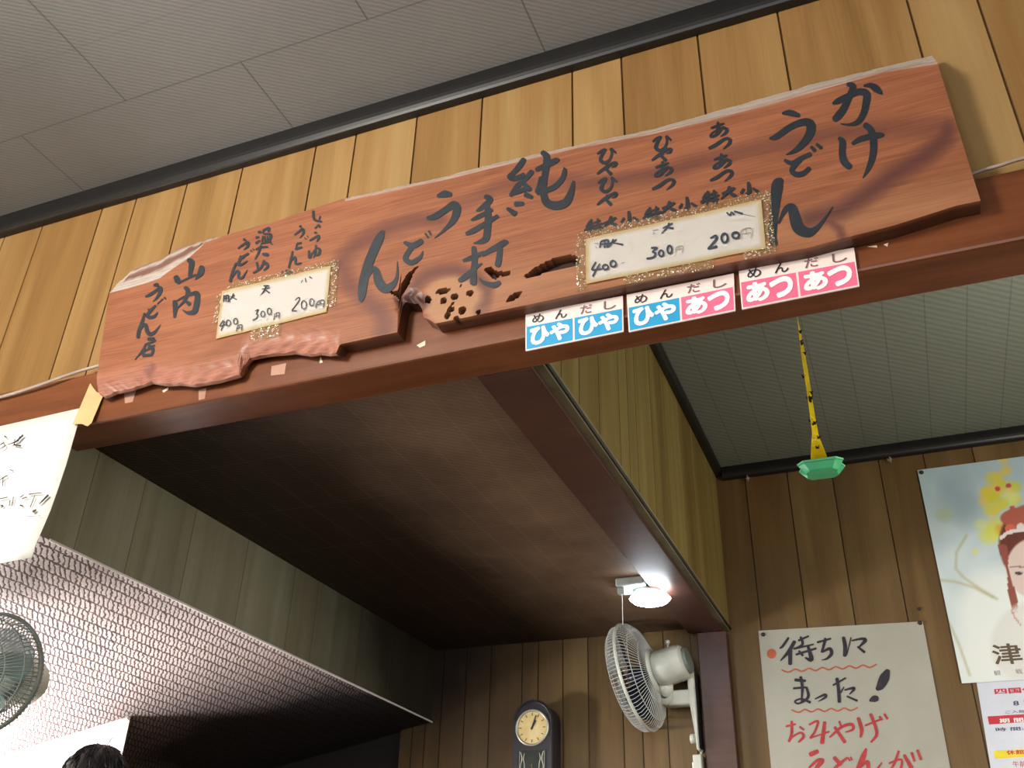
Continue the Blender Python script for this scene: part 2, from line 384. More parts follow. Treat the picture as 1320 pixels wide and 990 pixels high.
M['ink_grey'] = plain('faded_pen_ink', (150, 145, 140), .6)
M['ink_blue'] = plain('blue_black_marker', (48, 58, 74), .5, .3, 60)
def paper_mat():
    n = NT('thin_white_paper'); n.col(n.ramp(n.noise(n.coords(), 6, 4), [(.3, (244, 242, 238)), (.7, (252, 250, 246))])); n.set(Roughness=.6)
    tl = n.node('ShaderNodeBsdfTranslucent'); tl.inputs[0].default_value = (.9, .89, .86, 1); mx = n.node('ShaderNodeMixShader'); mx.inputs[0].default_value = .35
    n.link(n.p.outputs[0], mx.inputs[1]); n.link(tl.outputs[0], mx.inputs[2]); n.link(mx.outputs[0], n.t.nodes['Material Output'].inputs[0]); return n.m
M['paper'] = paper_mat()
def label_paper():
    n = NT('laminated_label_paper'); e = n.attr('edge'); ns = n.noise(n.coords(), 30, 5, .6)
    c = n.mix(n.math('MULTIPLY', e, n.math('ADD', .5, n.math('MULTIPLY', ns, .8))), (252, 250, 244), (222, 196, 120))
    n.col(c); n.set(Roughness=.25, Specular_IOR_Level=.6, Coat_Weight=.4, Coat_Roughness=.15); return n.m
M['label'] = label_paper()
def tape_mat(name, c, alpha):
    n = NT(name); n.col(n.ramp(n.noise(n.coords(), 160, 4, .7), [(.42, tuple(x * .62 for x in c)), (.6, c)])); n.set(Roughness=.16, Specular_IOR_Level=.9, Coat_Weight=.6, Coat_Roughness=.06)
    a = n.ramp(n.noise(n.coords(), 120, 4, .7), [(.4, alpha * .45), (.62, alpha)]); n.link(a, n.p.inputs['Alpha'])
    n.bump(n.noise(n.coords(), 210, 3, .8), 1.0, .004); return n.m
M['cleartape'] = tape_mat('crinkled_clear_tape', (196, 168, 112), .45)
M['specks'] = plain('tape_glint', (250, 240, 220), .15, .1, Metallic=.3)
M['maskingtape'] = plain('masking_tape', (200, 169, 119), .7, .06)
M['cyan'] = plain('tag_blue_print', (40, 160, 214), .35, .05); M['pinkp'] = plain('tag_pink_print', (238, 112, 148), .35, .05)
M['tagwhite'] = plain('tag_white_print', (246, 226, 220), .35, .04, 20); M['white'] = plain('white_print', (252, 250, 248), .4, .02)
M['taggrey'] = plain('faded_purple_print', (128, 96, 104), .5)
M['cable'] = plain('grey_cable_sheath', (168, 150, 138), .5)
M['fan'] = plain('ivory_fan_plastic', (206, 208, 196), .4, .08); M['fandirt'] = plain('dusty_fan_wire', (196, 198, 194), .4, .08)
M['blade'] = plain('navy_fan_blade', (48, 54, 78), .25); M['fandark'] = plain('dark_plastic', (40, 40, 42), .5)
M['fangrey'] = plain('grey_fan_guard', (120, 128, 122), .45)
M['teal'] = plain('pale_teal_blade', (150, 178, 178), .25, Alpha=.75)
M['clock'] = plain('black_clock_case', (44, 42, 52), .35, .25, 9)
M['brass'] = plain('aged_brass', (170, 150, 100), .35, Metallic=.7)
M['bezel'] = plain('clock_bezel', (196, 196, 186), .3, Metallic=.6)
def dial_mat():
    n = NT('aged_clock_dial'); s = n.node('ShaderNodeSeparateXYZ'); n.link(n.tc.outputs['Object'], s.inputs[0])
    ns = n.noise(n.coords(), 30, 4); n.col(n.ramp(ns, [(.3, (214, 186, 120)), (.7, (232, 214, 160))])); n.set(Roughness=.4); return n.m
M['dial'] = dial_mat()
M['glassdark'] = plain('dark_clock_glass', (58, 62, 60), .12, .2, Specular_IOR_Level=.7)
M['kraft'] = plain('cream_poster_paper', (174, 173, 161), .7, .05, 4); M['red'] = plain('red_marker', (181, 48, 52), .5, .15, 40); M['orange'] = plain('orange_marker', (188, 94, 61), .55, .15, 40)
M['poster_ink'] = plain('poster_brush_ink', (44, 40, 52), .55, .35, 40)
M['pin'] = plain('dark_pin_head', (52, 46, 44), .4); M['flyer'] = plain('flyer_paper', (216, 222, 236), .4, .03)
M['flyred'] = plain('flyer_red_print', (204, 36, 56), .4); M['flyyellow'] = plain('flyer_yellow_print', (240, 222, 30), .4); M['flyblue'] = plain('flyer_blue_print', (60, 60, 110), .5)
M['brown_print'] = plain('brown_print', (96, 78, 56), .5)
M['flypaper'] = plain('yellow_fly_paper', (226, 204, 20), .25, .12, 30); M['fly'] = plain('black_fly', (22, 18, 16), .4); M['tub'] = plain('green_tub_plastic', (46, 176, 112), .35, .1)
M['tubpale'] = plain('pale_green_plastic', (120, 206, 160), .4)
def attr_mat(name, a, rough=.35):
    n = NT(name); at = n.node('ShaderNodeVertexColor', layer_name=a); n.link(at.outputs[0], n.p.inputs['Base Color']); n.set(Roughness=rough); return n.m
M['print'] = attr_mat('printed_poster', 'print')
def emit(name, c, s):
    n = NT(name); n.p.inputs['Emission Color'].default_value = (*lin(c), 1); n.p.inputs['Emission Strength'].default_value = s; n.set(Base_Color=(.9, .9, .9, 1)); return n.m
M['lamp'] = emit('lit_lamp_diffuser', (236, 246, 255), 24)
M['steel'] = plain('galvanised_lamp_base', (150, 158, 154), .4, .15); M['string'] = plain('pull_string', (200, 196, 190), .7)
M['cobweb'] = plain('dusty_thread', (112, 100, 96), .9); M['skin'] = plain('skin', (214, 164, 132), .5, .06); M['hair'] = plain('black_hair', (20, 18, 20), .35, .3, 50); M['shirt'] = plain('white_work_shirt', (226, 224, 220), .8); M['trousers'] = plain('grey_trousers', (70, 72, 80), .8)
M['winframe'] = plain('aluminium_window_frame', (170, 172, 172), .35, Metallic=.5)
def glass():
    n = NT('window_glass'); t = n.t.nodes; tr = t.new('ShaderNodeBsdfTransparent'); gl = t.new('ShaderNodeBsdfGlossy'); gl.inputs['Roughness'].default_value = .03
    fr = t.new('ShaderNodeFresnel'); fr.inputs['IOR'].default_value = 1.45; mx = t.new('ShaderNodeMixShader')
    n.link(fr.outputs[0], mx.inputs[0]); n.link(tr.outputs[0], mx.inputs[1]); n.link(gl.outputs[0], mx.inputs[2]); n.link(mx.outputs[0], t['Material Output'].inputs[0]); return n.m
M['glass'] = glass()
# ------------------------------------------------------------------ the room
def struct(name, bm, m, parent=None, smooth=False):
    o = obj(name, bm, m, parent, smooth)
    if parent is None: o['kind'] = 'structure'
    return o
def panel_wall(name, o0, along, up, n_out, length, height, grooves, m, gw=.005, gd=.004, th=.03):
    """A board-panelled wall: planks with a tone of their own and real grooves between them, on a solid slab."""
    bm = BM(); tn = bm.verts.layers.float.new('tone'); gr = bm.verts.layers.float.new('groove')
    o0, along, up, n_out = map(Vector, (o0, along, up, n_out)); cuts = [0] + sorted(g for g in grooves if 0 < g < length) + [length]
    rnd = random.Random(name); st = []
    for i, (a, b) in enumerate(zip(cuts, cuts[1:])):
        t = rnd.random() * .65 + (.35 if (b - a) < .13 else 0)
        st += [(a + (gw / 2 if i else 0), 0, t, 0), (b - (gw / 2 if i < len(cuts) - 2 else 0), 0, t, 0)]
        if i < len(cuts) - 2: st += [(b - gw / 2 + .0006, -gd, t, 1), (b + gw / 2 - .0006, -gd, t, 1)]
    rows = []
    for s, d, t, g in st:
        r = []
        for z in (0, height):
            v = bm.verts.new(o0 + along * s + up * z + n_out * d); v[tn] = t; v[gr] = g; r.append(v)
        rows.append(r)
    for a, b in zip(rows, rows[1:]): bm.faces.new((a[0], b[0], b[1], a[1]))
    bk = [[bm.verts.new(o0 + along * s + up * z - n_out * th) for z in (0, height)] for s in (0, length)]
    a, b = rows[0], rows[-1]
    bm.faces.new((bk[0][0], bk[0][1], bk[1][1], bk[1][0])); bm.faces.new((a[0], a[1], bk[0][1], bk[0][0])); bm.faces.new((b[0], bk[1][0], bk[1][1], b[1]))
    bm.faces.new([r[0] for r in rows][::-1] + [bk[0][0], bk[1][0]]); bm.faces.new([r[1] for r in rows] + [bk[1][1], bk[0][1]])
    bmesh.ops.recalc_face_normals(bm, faces=bm.faces)
    return struct(name, bm, m)
ZC = H + 1.865                       # dining room ceiling
ZB0, ZB1 = H + 1.057, H + 1.208      # front beam
YF, YB = 1.5, 3.70
XS = -.607                           # alcove side wall
XP = -1.86                           # smoked plywood wall
ZL = H + 1.09                        # low ceiling
ZA = H + 1.745                       # alcove ceiling
struct('floor', box(BM(), (LEFT - .1, REAR - .1, -.1), (RIGHT + .1, 5.2, 0)), M['floor'])
o = struct('ceiling', box(BM(), (LEFT, REAR, ZC), (RIGHT, 1.56, ZC + .08)), M['ceiling'])
o = struct('ceiling', box(BM(), (XS - .03, 1.56, ZA), (RIGHT, YB + .05, ZA + .08)), M['ceiling_alcove'])
o = struct('ceiling', box(BM(), (XP - .03, 1.6, ZL), (XS - .12, YB + .05, ZL + .06)), M['ceiling_low'])
# front panelling above the beam
gx = [-2.151, -1.926, -1.803, -1.627, -1.442, -1.211, -1.09, -.914, -.734, -.501, -.38, -.2, -.021, .236, .36, .59, .78, .9, 1.1, 1.3, 1.42, 1.6, 1.85, 2.1, 2.2]
gx += [-2.3, -2.42, -2.62, -2.8, -2.93, -3.1, -3.3]
panel_wall('wall_front', (LEFT, 1.52, H + 1.19), (1, 0, 0), (0, 0, 1), (0, -1, 0), RIGHT - LEFT, .675, [g - LEFT for g in gx], M['panel'])
# back wall
gb = [-1.945, -1.887, -1.818, -1.712, -1.601, -1.461, -1.391, -1.285, -1.179, -1.041, -.967, -.869, -.762, -.488, -.319, -.147, .034, .198, .373, .56, .7, .9, 1.1, 1.2, 1.4, 1.6, 1.8, 2.0, 2.2]
XO = -1.999
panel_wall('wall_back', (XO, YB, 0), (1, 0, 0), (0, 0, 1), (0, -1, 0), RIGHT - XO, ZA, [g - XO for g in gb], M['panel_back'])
# alcove side wall over the cross beam, smoked plywood wall on the kitchen side
rs = random.Random(3); gs = []; s = .05
while s < 2.2: gs.append(s); s += rs.choice((.09, .13, .16, .19))
panel_wall('wall_alcove', (XS, 1.56, H + 1.10), (0, 1, 0), (0, 0, 1), (1, 0, 0), YB - 1.56, .645, gs, M['panel_side'], gw=.004)
gp = [.12, .3, .52, .78, 1.05, 1.2, 1.5, 1.75]
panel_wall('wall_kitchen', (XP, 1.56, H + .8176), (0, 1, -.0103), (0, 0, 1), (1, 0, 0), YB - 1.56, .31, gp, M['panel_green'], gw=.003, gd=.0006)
# sloping kitchen roof
def zs(x, y): return H + .817 + .2 * (x - XP) - .0103 * (y - 1.6)
bm = BM()
c4 = [(XP - .001, 1.57), (XP - .001, YB + .02), (LEFT, YB + .02), (LEFT, 1.57)]
prism(bm, [(x, y, zs(x, y)) for x, y in c4], (0, 0, .05)); struct('ceiling', bm, M['embossed'])
bm = tube(BM(), [(XP + .003, 1.6, zs(XP, 1.6) - .001), (XP + .003, YB, zs(XP, YB) - .001)], .0035); struct('trim_1', bm, M['white_wall'])
# white kitchen wall, dark stove passage behind it
YW = 2.74
bm = BM(); XW = PY(168, 922, YW).x
prism(bm, [(LEFT, YW, 0), (XW, YW, 0), (XW, YW, zs(XW, YW)), (LEFT, YW, zs(LEFT, YW))], (0, .003, 0)); struct('wall_kitchen_white', bm, M['white_wall'])
bm = tube(BM(), [(LEFT, YW - .006, zs(LEFT, YW) - .008), (XW, YW - .006, zs(XW, YW) - .008)], .008, 4); struct('trim_2', bm, M['white'])
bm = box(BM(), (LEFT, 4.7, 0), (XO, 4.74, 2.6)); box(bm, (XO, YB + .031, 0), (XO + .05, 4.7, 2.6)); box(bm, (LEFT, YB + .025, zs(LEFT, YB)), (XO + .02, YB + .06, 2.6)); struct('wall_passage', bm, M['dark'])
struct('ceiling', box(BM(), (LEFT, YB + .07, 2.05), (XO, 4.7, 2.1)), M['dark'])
# black mouldings: a flat fillet with a rounded nose
def moulding(name, a, b, inward, down, hgt=.052, dep=.03):
    a, b, inward, down = map(Vector, (a, b, inward, down)); pr = [(0, 0), (dep, 0), (dep, .4 * hgt)] + [(dep * (.55 + .45 * math.cos(t)), .4 * hgt + .6 * hgt * math.sin(t)) for t in (k * math.pi / 10 for k in range(1, 6))] + [(0, hgt)]
    struct(name, prism(BM(), [a + inward * i + down * d for i, d in pr], b - a), M['black_trim'])
moulding('trim_3', (LEFT, 1.519, ZC), (RIGHT, 1.519, ZC), (0, -1, 0), (0, 0, -1), .062, .03)
moulding('trim_4', (XS + .001, 1.56, ZA), (XS + .001, YB, ZA), (1, 0, 0), (0, 0, -1), .028, .03)
moulding('trim_5', (XS + .03, YB - .001, ZA), (RIGHT, YB - .001, ZA), (0, -1, 0), (0, 0, -1), .05, .03)
# beams, column
bm = box(BM(), (LEFT, YF, ZB0), (RIGHT, YF + .113, ZB1), .006); beam = struct('beam', bm, M['beam']); beam['org'] = (0, 0, 0)
bm = box(BM(), (-.757, YF + .1135, H + 1.057), (-.628, 3.645, H + 1.12), .003); struct('beam', bm, M['beam2'])
bm = box(BM(), (-.628, YF + .1135, H + 1.068), (XS, YB - .001, H + 1.1), 0); box(bm, (-.757, 3.645, H + 1.07), (-.628, YB - .001, H + 1.1)); struct('trim_6', bm, M['panel_green'])
struct('trim_7', tube(BM(), [(XS + .002, YF + .114, H + 1.078), (XS + .002, YB - .002, H + 1.078)], .006), M['black_trim'])
struct('column', box(BM(), (-.724, 3.645, 0), (-.613, YB - .001, H + 1.056), .003), M['beam2'])
# the wall under the beam on the left, out to the post, and the remaining walls of the room with their windows
struct('column', box(BM(), (-2.62, YF + .005, 0), (-2.5, YF + .108, ZB0 - .001), .004), M['beam2'])
def wall_x(name, X, th, y0, y1, z1, wins, m):
    bm = BM(); ys = [y0]
    for a, b, c, d in wins:
        box(bm, (X, ys[-1], 0), (X + th, a, z1)); box(bm, (X, a, 0), (X + th, b, c)); box(bm, (X, a, d), (X + th, b, z1)); ys.append(b)
    box(bm, (X, ys[-1], 0), (X + th, y1, z1)); return struct(name, bm, m)
wall_x('wall_left', LEFT, -.06, REAR, 5.2, ZC, [(DX0, DX1, DZ0, DZ1), (KX0, KX1, KZ0, KZ1)], M['plaster'])
struct('wall_right', box(BM(), (RIGHT, REAR, 0), (RIGHT + .06, 5.2, ZC)), M['plaster'])
bm = BM(); box(bm, (LEFT, REAR - .06, 0), (BX0, REAR, ZC)); box(bm, (BX1, REAR - .06, 0), (RIGHT, REAR, ZC)); box(bm, (BX0, REAR - .06, 0), (BX1, REAR, BZ0)); box(bm, (BX0, REAR - .06, BZ1), (BX1, REAR, ZC)); struct('wall_rear', bm, M['plaster'])
struct('wall_end', box(BM(), (LEFT, 5.14, 0), (RIGHT, 5.2, ZC)), M['dark'])
def window(i, axis, p, a, b, c, d):
    def P(s, z, t): return (p + t, s, z) if axis == 'x' else (s, p + t, z)
    bm = BM(); f = .04
    for s0, s1, z0, z1 in ((a, b, c, c + f), (a, b, d - f, d), (a, a + f, c, d), (b - f, b, c, d), ((a + b) / 2 - .02, (a + b) / 2 + .02, c, d)):
        box(bm, P(s0, z0, -.045), P(s1, z1, -.01))
    root = struct('window_%d' % i, bm, M['winframe'])
    g = obj('pane', box(BM(), P(a, c, -.03), P(b, d, -.026)), M['glass'], root)
window(1, 'x', LEFT, KX0, KX1, KZ0, KZ1); window(2, 'x', LEFT, DX0, DX1, DZ0, DZ1); window(3, 'y', REAR, BX0, BX1, BZ0, BZ1)
# old tape residue and paint chips on the beam
def decal(name, pts, m, Y=YF - .0008):
    obj(name, prism(BM(), [PY(x, y, Y) for x, y in pts], (0, .0008, 0)), m, beam)
decal('tape_residue', [(350, 472), (369, 468), (367, 482), (349, 484)], M['residue'])
decal('tape_residue', [(256, 503), (266, 500), (264, 514), (256, 516)], M['residue'])
decal('tape_residue', [(160, 506), (176, 502), (171, 518), (161, 520)], M['residue'])
for p in ([(537, 445), (548, 439), (548, 445), (541, 448)], [(413, 459), (416, 467), (412, 468)], [(209, 504), (217, 499), (217, 502), (211, 506)], [(1118, 318), (1130, 316), (1131, 319)], [(1139, 315), (1145, 313), (1144, 318)]):
    decal('paint_chip', p, M['chip'])
# ------------------------------------------------------------------ the big wooden sign board
YS0, YS1 = 1.462, 1.499
def XZ(p, Y=YS0): q = PY(p[0], p[1], Y); return (q.x, q.z)
top_face = [(141, 377), (165, 371), (189, 364), (206, 358), (225, 344), (243, 332), (264, 313), (287, 304.5), (320, 295), (355, 285.5), (396, 271), (440, 257), (453, 255), (515, 242), (575, 229), (630, 215), (678, 204), (745, 188), (800, 178), (843, 170), (909, 154.5), (960, 141), (1028, 122), (1069, 110), (1137, 91), (1208, 80)]
top_back = [(139, 376), (148, 363), (160, 354), (168, 347), (184, 340), (206, 332), (223, 321), (249, 311), (268, 306), (287, 303.5), (355, 285), (396, 270), (440, 254.5), (453, 252), (515, 238), (575, 225), (595, 219), (678, 199), (745, 184.5), (843, 163.5), (909, 145), (960, 130.5), (1042, 107), (1124, 87), (1205, 68)]
bot_face = [(122, 503), (130, 507), (145, 501), (164, 497), (178, 492), (191, 488), (209, 491), (227, 490), (245, 492), (275, 487), (305, 479), (309, 468), (318, 457), (340, 452.5), (376, 449), (395, 452), (409, 450), (425, 452), (432, 453), (437, 444), (470, 437), (513.5, 428), (515.5, 405), (517, 392), (522, 389), (538, 390), (543, 396), (546, 409), (554, 412), (561, 417), (620, 405), (680, 393), (754, 377), (870, 353), (968, 333), (1042, 319.5), (1091, 306), (1151, 291), (1189, 279), (1233, 265), (1264, 258.6)]
crB = lambda pts: [(420 + x / 3.882, 180 + y / 3.882) for x, y in pts]
crC = lambda pts: [(660 + x / 3.882, 120 + y / 3.882) for x, y in pts]
crN = lambda pts: [(500 + x / 7.333, 330 + y / 7.333) for x, y in pts]
crF = lambda pts: [(960 + x / 3.667, 50 + y / 3.667) for x, y in pts]
def el(cx, cy, rx, ry): return [(cx + rx * math.cos(t), cy + ry * math.sin(t)) for t in (k * math.pi / 6 for k in range(12))]
pits = [crN([(285, 95), (255, 135), (225, 190), (200, 260), (155, 330), (120, 390), (90, 380), (40, 350), (30, 335), (95, 330), (140, 245), (185, 175), (260, 108)]),
        crN([(435, 360), (480, 320), (530, 303), (590, 318), (560, 342), (500, 352)]), crN(el(378, 410, 28, 36)), crN(el(525, 422, 24, 30)), crN(el(630, 385, 28, 30)), crN(el(773, 348, 28, 24)),
        crN(el(595, 505, 32, 22)), crN(el(700, 512, 32, 34)), crN(el(560, 562, 26, 26)), crN(el(645, 594, 26, 20)), crN(el(855, 530, 24, 14)), crN(el(612, 445, 12, 10)), crN(el(686, 276, 14, 9)),
        crN([(912, 130), (960, 102), (988, 132), (1040, 152), (1100, 152), (1150, 138), (1158, 165), (1110, 188), (1055, 182), (1022, 214), (980, 192), (932, 152)]),
        crN([(1108, 442), (1150, 385), (1210, 345), (1262, 343), (1252, 372), (1190, 412)]),
        crC([(58, 918), (120, 872), (210, 828), (290, 812), (342, 822), (330, 858), (250, 872), (150, 902), (80, 922)])]
# purple heartwood figure: centre lines with a half-width in photo pixels
figs = [([(1222, 168), (1219, 178), (1195, 200), (1151, 226), (1113, 254), (1083, 272), (1042, 283)], 13, .9), (crF([(940, 420), (800, 425), (680, 430), (560, 440)]), 12, .5), (crF([(330, 850), (400, 860), (450, 900), (470, 970)]), 6, .8),
        ([(735, 234), (784, 235), (840, 226), (887, 211), (943, 198), (1000, 186), (1070, 172), (1140, 168)], 10, .6), (crB([(60, 640), (90, 590), (150, 530), (300, 450), (450, 405), (570, 395)]), 11, .7), (crB([(650, 330), (740, 300), (850, 245), (960, 225), (1320, 215)]), 9, .5),
        (crB([(80, 620), (120, 730), (200, 800), (270, 860), (300, 920), (285, 970)]), 12, .65), (crN([(235, 330), (290, 240), (380, 180), (500, 145), (640, 130), (760, 160), (860, 220), (940, 330), (920, 440), (870, 520)]), 8, .8),
        ([(190, 480), (196, 472)], 5, .6), (crN([(150, 420), (250, 420), (330, 430)]), 9, 1.0)]
def interp(poly, X):
    for (a, za), (b, zb) in zip(poly, poly[1:]):
        if X <= b: return za + (zb - za) * max(0, (X - a)) / max(1e-9, b - a)
    return poly[-1][1]
def mono(pl):
    out = [pl[0]]
    for x, z in pl[1:]: out.append((max(x, out[-1][0] + 1e-4), z))
    return out
def inside(p, poly):
    c = False; x, y = p; j = len(poly) - 1
    for i in range(len(poly)):
        xi, yi = poly[i]; xj, yj = poly[j]
        if (yi > y) != (yj > y) and x < (xj - xi) * (y - yi) / (yj - yi) + xi: c = not c
        j = i
    return c
def dist_line(p, pl):
    best = 1e9
    for (ax, ay), (bx, by) in zip(pl, pl[1:]):
        dx, dy = bx - ax, by - ay; t = max(0, min(1, ((p[0] - ax) * dx + (p[1] - ay) * dy) / (dx * dx + dy * dy + 1e-9)))
        best = min(best, math.hypot(p[0] - ax - dx * t, p[1] - ay - dy * t))
    return best
pit_bb = [(min(x for x, y in q), max(x for x, y in q), min(y for x, y in q), max(y for x, y in q)) for q in pits]
TF, BF = mono([XZ(p) for p in top_face]), mono([XZ(p) for p in bot_face]); TB = mono([XZ(p, 1.488) for p in top_back])
sign = thing('sign_board', (-.77, YS1, H + 1.13), 'long live-edged wooden signboard with black brush writing, hung across the beam', 'sign')
NU, NV = 660, 96; rn = random.Random(5)
bm = BM(); LY = {k: bm.verts.layers.float.new(k) for k in ('figure', 'pale', 'pit', 'pink', 'weather')}
wob = [rn.gauss(0, 1) for _ in range(NU + 1)]
wob = [sum(wob[max(0, i - 3):i + 4]) / 7 for i in range(NU + 1)]
# columns are denser where the bottom edge has its notch
us = [i / NU for i in range(NU + 1)]
front, topb, botb, botm = [], [], [], []
xl0, xl1, xr0, xr1 = BF[0][0], TF[0][0], BF[-1][0], TF[-1][0]
for i, u in enumerate(us):
    xb, xt = xl0 + (xr0 - xl0) * u, xl1 + (xr1 - xl1) * u
    zb_, zt = interp(BF, xb), interp(TF, xt); pxb = px((xb, YS0, zb_))[0]
    rough = max(0, min(1, (440 - pxb) / 20))                    # the left third keeps its torn natural lower edge
    col = []
    for j in range(NV + 1):
        t = j / NV; x = xb + (xt - xb) * t; z = zb_ + (zt - zb_) * t; y = YS0
        q = px((x, y, z)); at = dict(figure=0, pale=0, pit=0, pink=0, weather=0)
        for pl, wd, s in figs:
            d = dist_line(q, pl)
            if d < wd * 1.5: at['figure'] = max(at['figure'], s * max(0, 1 - (d / (wd * 1.5)) ** 1.6))
        e = ((q[0] - 587) / 46) ** 2 + ((q[1] - 388) / 36) ** 2
        if e < 1: at['pale'] = min(1, (1 - e) * 3)
        if q[0] > 560 and q[1] > 0: at['pale'] = max(at['pale'], .5 * max(0, min(1, (q[0] - 570) / 80)) * max(0, 1 - abs(q[1] - 380 + (q[0] - 620) * .2) / 45))
        hb = (z - zb_)
        burr = math.hypot((q[0] - 528) * .8, q[1] - 389)
        if burr < 19 and q[1] > 372: at['pit'] = max(at['pit'], min(1, (19 - burr) / 8) * (.6 + .4 * math.sin(q[0] * .37 + 1.4 * math.sin(q[1] * .3)))); at['pit'] = max(0, at['pit']); y += .006 * at['pit']
        if q[0] < 445:
            k = max(0, 1 - hb / .065) * rough; at['pink'] = min(1, k * 1.6); y += .014 * max(0, 1 - hb / .05) ** 2 * rough
            y += .0016 * math.sin(q[0] * .31 + 3 * math.sin(q[1] * .17)) * k
        for pp, bb in zip(pits, pit_bb):
            if bb[0] <= q[0] <= bb[1] and bb[2] <= q[1] <= bb[3] and inside(q, pp): y = YS0 + .022; at['pit'] = 1
        if zt - z < .006 and q[0] > 445: at['weather'] = .5
        if j == NV and q[0] < 262: at['weather'] = 1
        v = bm.verts.new((x, y, z))
        for k, val in at.items(): v[LY[k]] = val
        col.append(v)
    front.append(col)
    q = px((xt, YS0, zt)); back_z = max(interp(TB, xt), zt + .0015)
    left = max(0, min(1, (300 - q[0]) / 30)); n1 = .0018 * wob[i] * 3
    ws = []
    for k in range(1, 7):                                       # weathered wane running back from the face to the rear top edge
        s = k / 6; v = bm.verts.new((xt, YS0 + .032 * s, zt + (back_z - zt) * s + n1 * math.sin(s * 9 + i * .02) * (.4 + left)))
        v[LY['weather']] = 1 if (q[0] > 445 or q[0] < 150 or (left > 0 and k in (1, 2, 5))) else .15; v[LY['figure']] = .7 if left > 0 and k in (3, 4, 6) else 0
        ws.append(v)
    topb.append(ws + [bm.verts.new((xt, YS1, back_z))])
    bb = []
    for k, (dy, dz) in enumerate(((.35, -.003 * rough), (.7, .006 * rough), (1, .016 * rough))):
        v = bm.verts.new((xb, YS0 + .014 * rough + (YS1 - YS0 - .014 * rough) * dy, zb_ + dz)); v[LY['pit']] = .75 if rough < .5 else .4; v[LY['pink']] = rough; bb.append(v)
    botb.append(bb)
cols = [bk[::-1] + fr + tp for bk, fr, tp in zip(botb, front, topb)]
for a, b in zip(cols, cols[1:]):
    for j in range(len(a) - 1): bm.faces.new((a[j], b[j], b[j + 1], a[j + 1]))
    bm.faces.new((a[-1], b[-1], b[0], a[0]))
for c in (cols[0], cols[-1][::-1]): bm.faces.new(c)
bmesh.ops.recalc_face_normals(bm, faces=bm.faces)
obj('board', bm, M['sign'], sign)
on_sign = lambda x, y: PY(x, y, YS0 - .0012)
# --- brush writing, column by column
T = crop_on(960, 50, 3.667, on_sign)
ink('lettering', [[(418, 305, 14), (445, 292, 30), (500, 265, 28), (545, 250, 32), (576, 262, 36), (572, 310, 34), (560, 355, 30), (535, 392, 26), (495, 405, 14), (455, 402, 5)],
    [(488, 215, 20), (512, 225, 30), (495, 270, 30), (470, 325, 34), (445, 360, 36), (425, 380, 30)], [(565, 222, 12), (595, 220, 25), (620, 235, 35), (640, 252, 22), (650, 262, 6)],
    [(448, 470, 20), (462, 490, 32), (460, 540, 32), (470, 580, 36), (495, 605, 30)], [(510, 495, 16), (545, 475, 26), (600, 460, 28), (645, 455, 26), (652, 460, 10)],
    [(570, 408, 28), (595, 430, 32), (608, 480, 34), (605, 550, 32), (585, 610, 22), (558, 658, 4)]], T, M['ink'], sign)
ink('lettering', [[(180, 352, 14), (215, 350, 30), (255, 362, 20)], [(120, 470, 14), (150, 462, 28), (210, 420, 30), (270, 395, 34), (308, 402, 44), (310, 440, 42), (280, 490, 34), (235, 530, 22), (195, 548, 4)],
    [(190, 575, 16), (225, 588, 24), (265, 565, 22), (310, 545, 20)], [(262, 575, 18), (235, 600, 22), (222, 622, 24), (240, 640, 26), (275, 637, 26), (305, 612, 20)], [(315, 512, 16), (330, 528, 18)], [(340, 498, 14), (360, 515, 18)],
    [(170, 668, 30), (155, 690, 54), (145, 760, 48), (135, 850, 42), (130, 930, 40), (140, 970, 32)], [(160, 870, 10), (190, 810, 24), (222, 797, 40), (235, 840, 52), (255, 895, 56), (300, 915, 46), (340, 895, 24), (385, 840, 10), (415, 795, 4)]], T, M['ink'], sign)
T = crop_on(420, 180, 3.882, on_sign)
ink('lettering', [[(990, 100, 28), (970, 130, 30), (940, 165, 26), (918, 185, 24), (945, 195, 26), (990, 175, 22)], [(1030, 160, 26), (1000, 195, 24), (960, 230, 26), (935, 265, 24), (925, 280, 18)],
    [(925, 275, 20), (970, 258, 24), (1015, 240, 26)], [(950, 322, 26), (985, 320, 22)], [(910, 345, 18), (945, 370, 30)], [(1000, 275, 28), (1030, 288, 20)], [(985, 215, 22), (1020, 250, 26)],
    [(1055, 150, 22), (1100, 130, 30), (1150, 105, 28), (1162, 100, 18)], [(1052, 262, 14), (1068, 228, 22), (1075, 190, 18)], [(1060, 268, 20), (1110, 252, 26), (1150, 232, 28), (1185, 192, 26), (1195, 155, 22), (1192, 142, 10)],
    [(1085, 65, 26), (1105, 88, 34), (1100, 150, 34), (1090, 220, 32), (1090, 270, 34), (1105, 315, 40), (1150, 330, 44), (1200, 315, 42), (1225, 270, 34), (1240, 210, 14)]], T, M['ink'], sign)
ink('lettering', [[(800, 285, 26), (822, 302, 30), (775, 345, 24), (755, 355, 10)], [(730, 402, 12), (765, 385, 24), (830, 352, 18)], [(705, 470, 20), (740, 455, 28), (790, 425, 26), (858, 383, 20)],
    [(805, 315, 26), (812, 380, 34), (808, 450, 36), (800, 495, 34), (770, 512, 22), (740, 518, 6)], [(740, 540, 24), (745, 600, 30), (738, 660, 30), (738, 718, 34)], [(690, 605, 16), (730, 590, 24), (790, 565, 18)],
    [(670, 705, 24), (700, 685, 30), (750, 640, 20), (780, 620, 8)], [(785, 575, 20), (840, 545, 28), (895, 515, 30), (908, 520, 12)], [(872, 545, 26), (865, 600, 30), (860, 628, 30)], [(868, 715, 22), (840, 728, 30), (790, 715, 18), (768, 692, 5)]], T, M['ink'], sign)
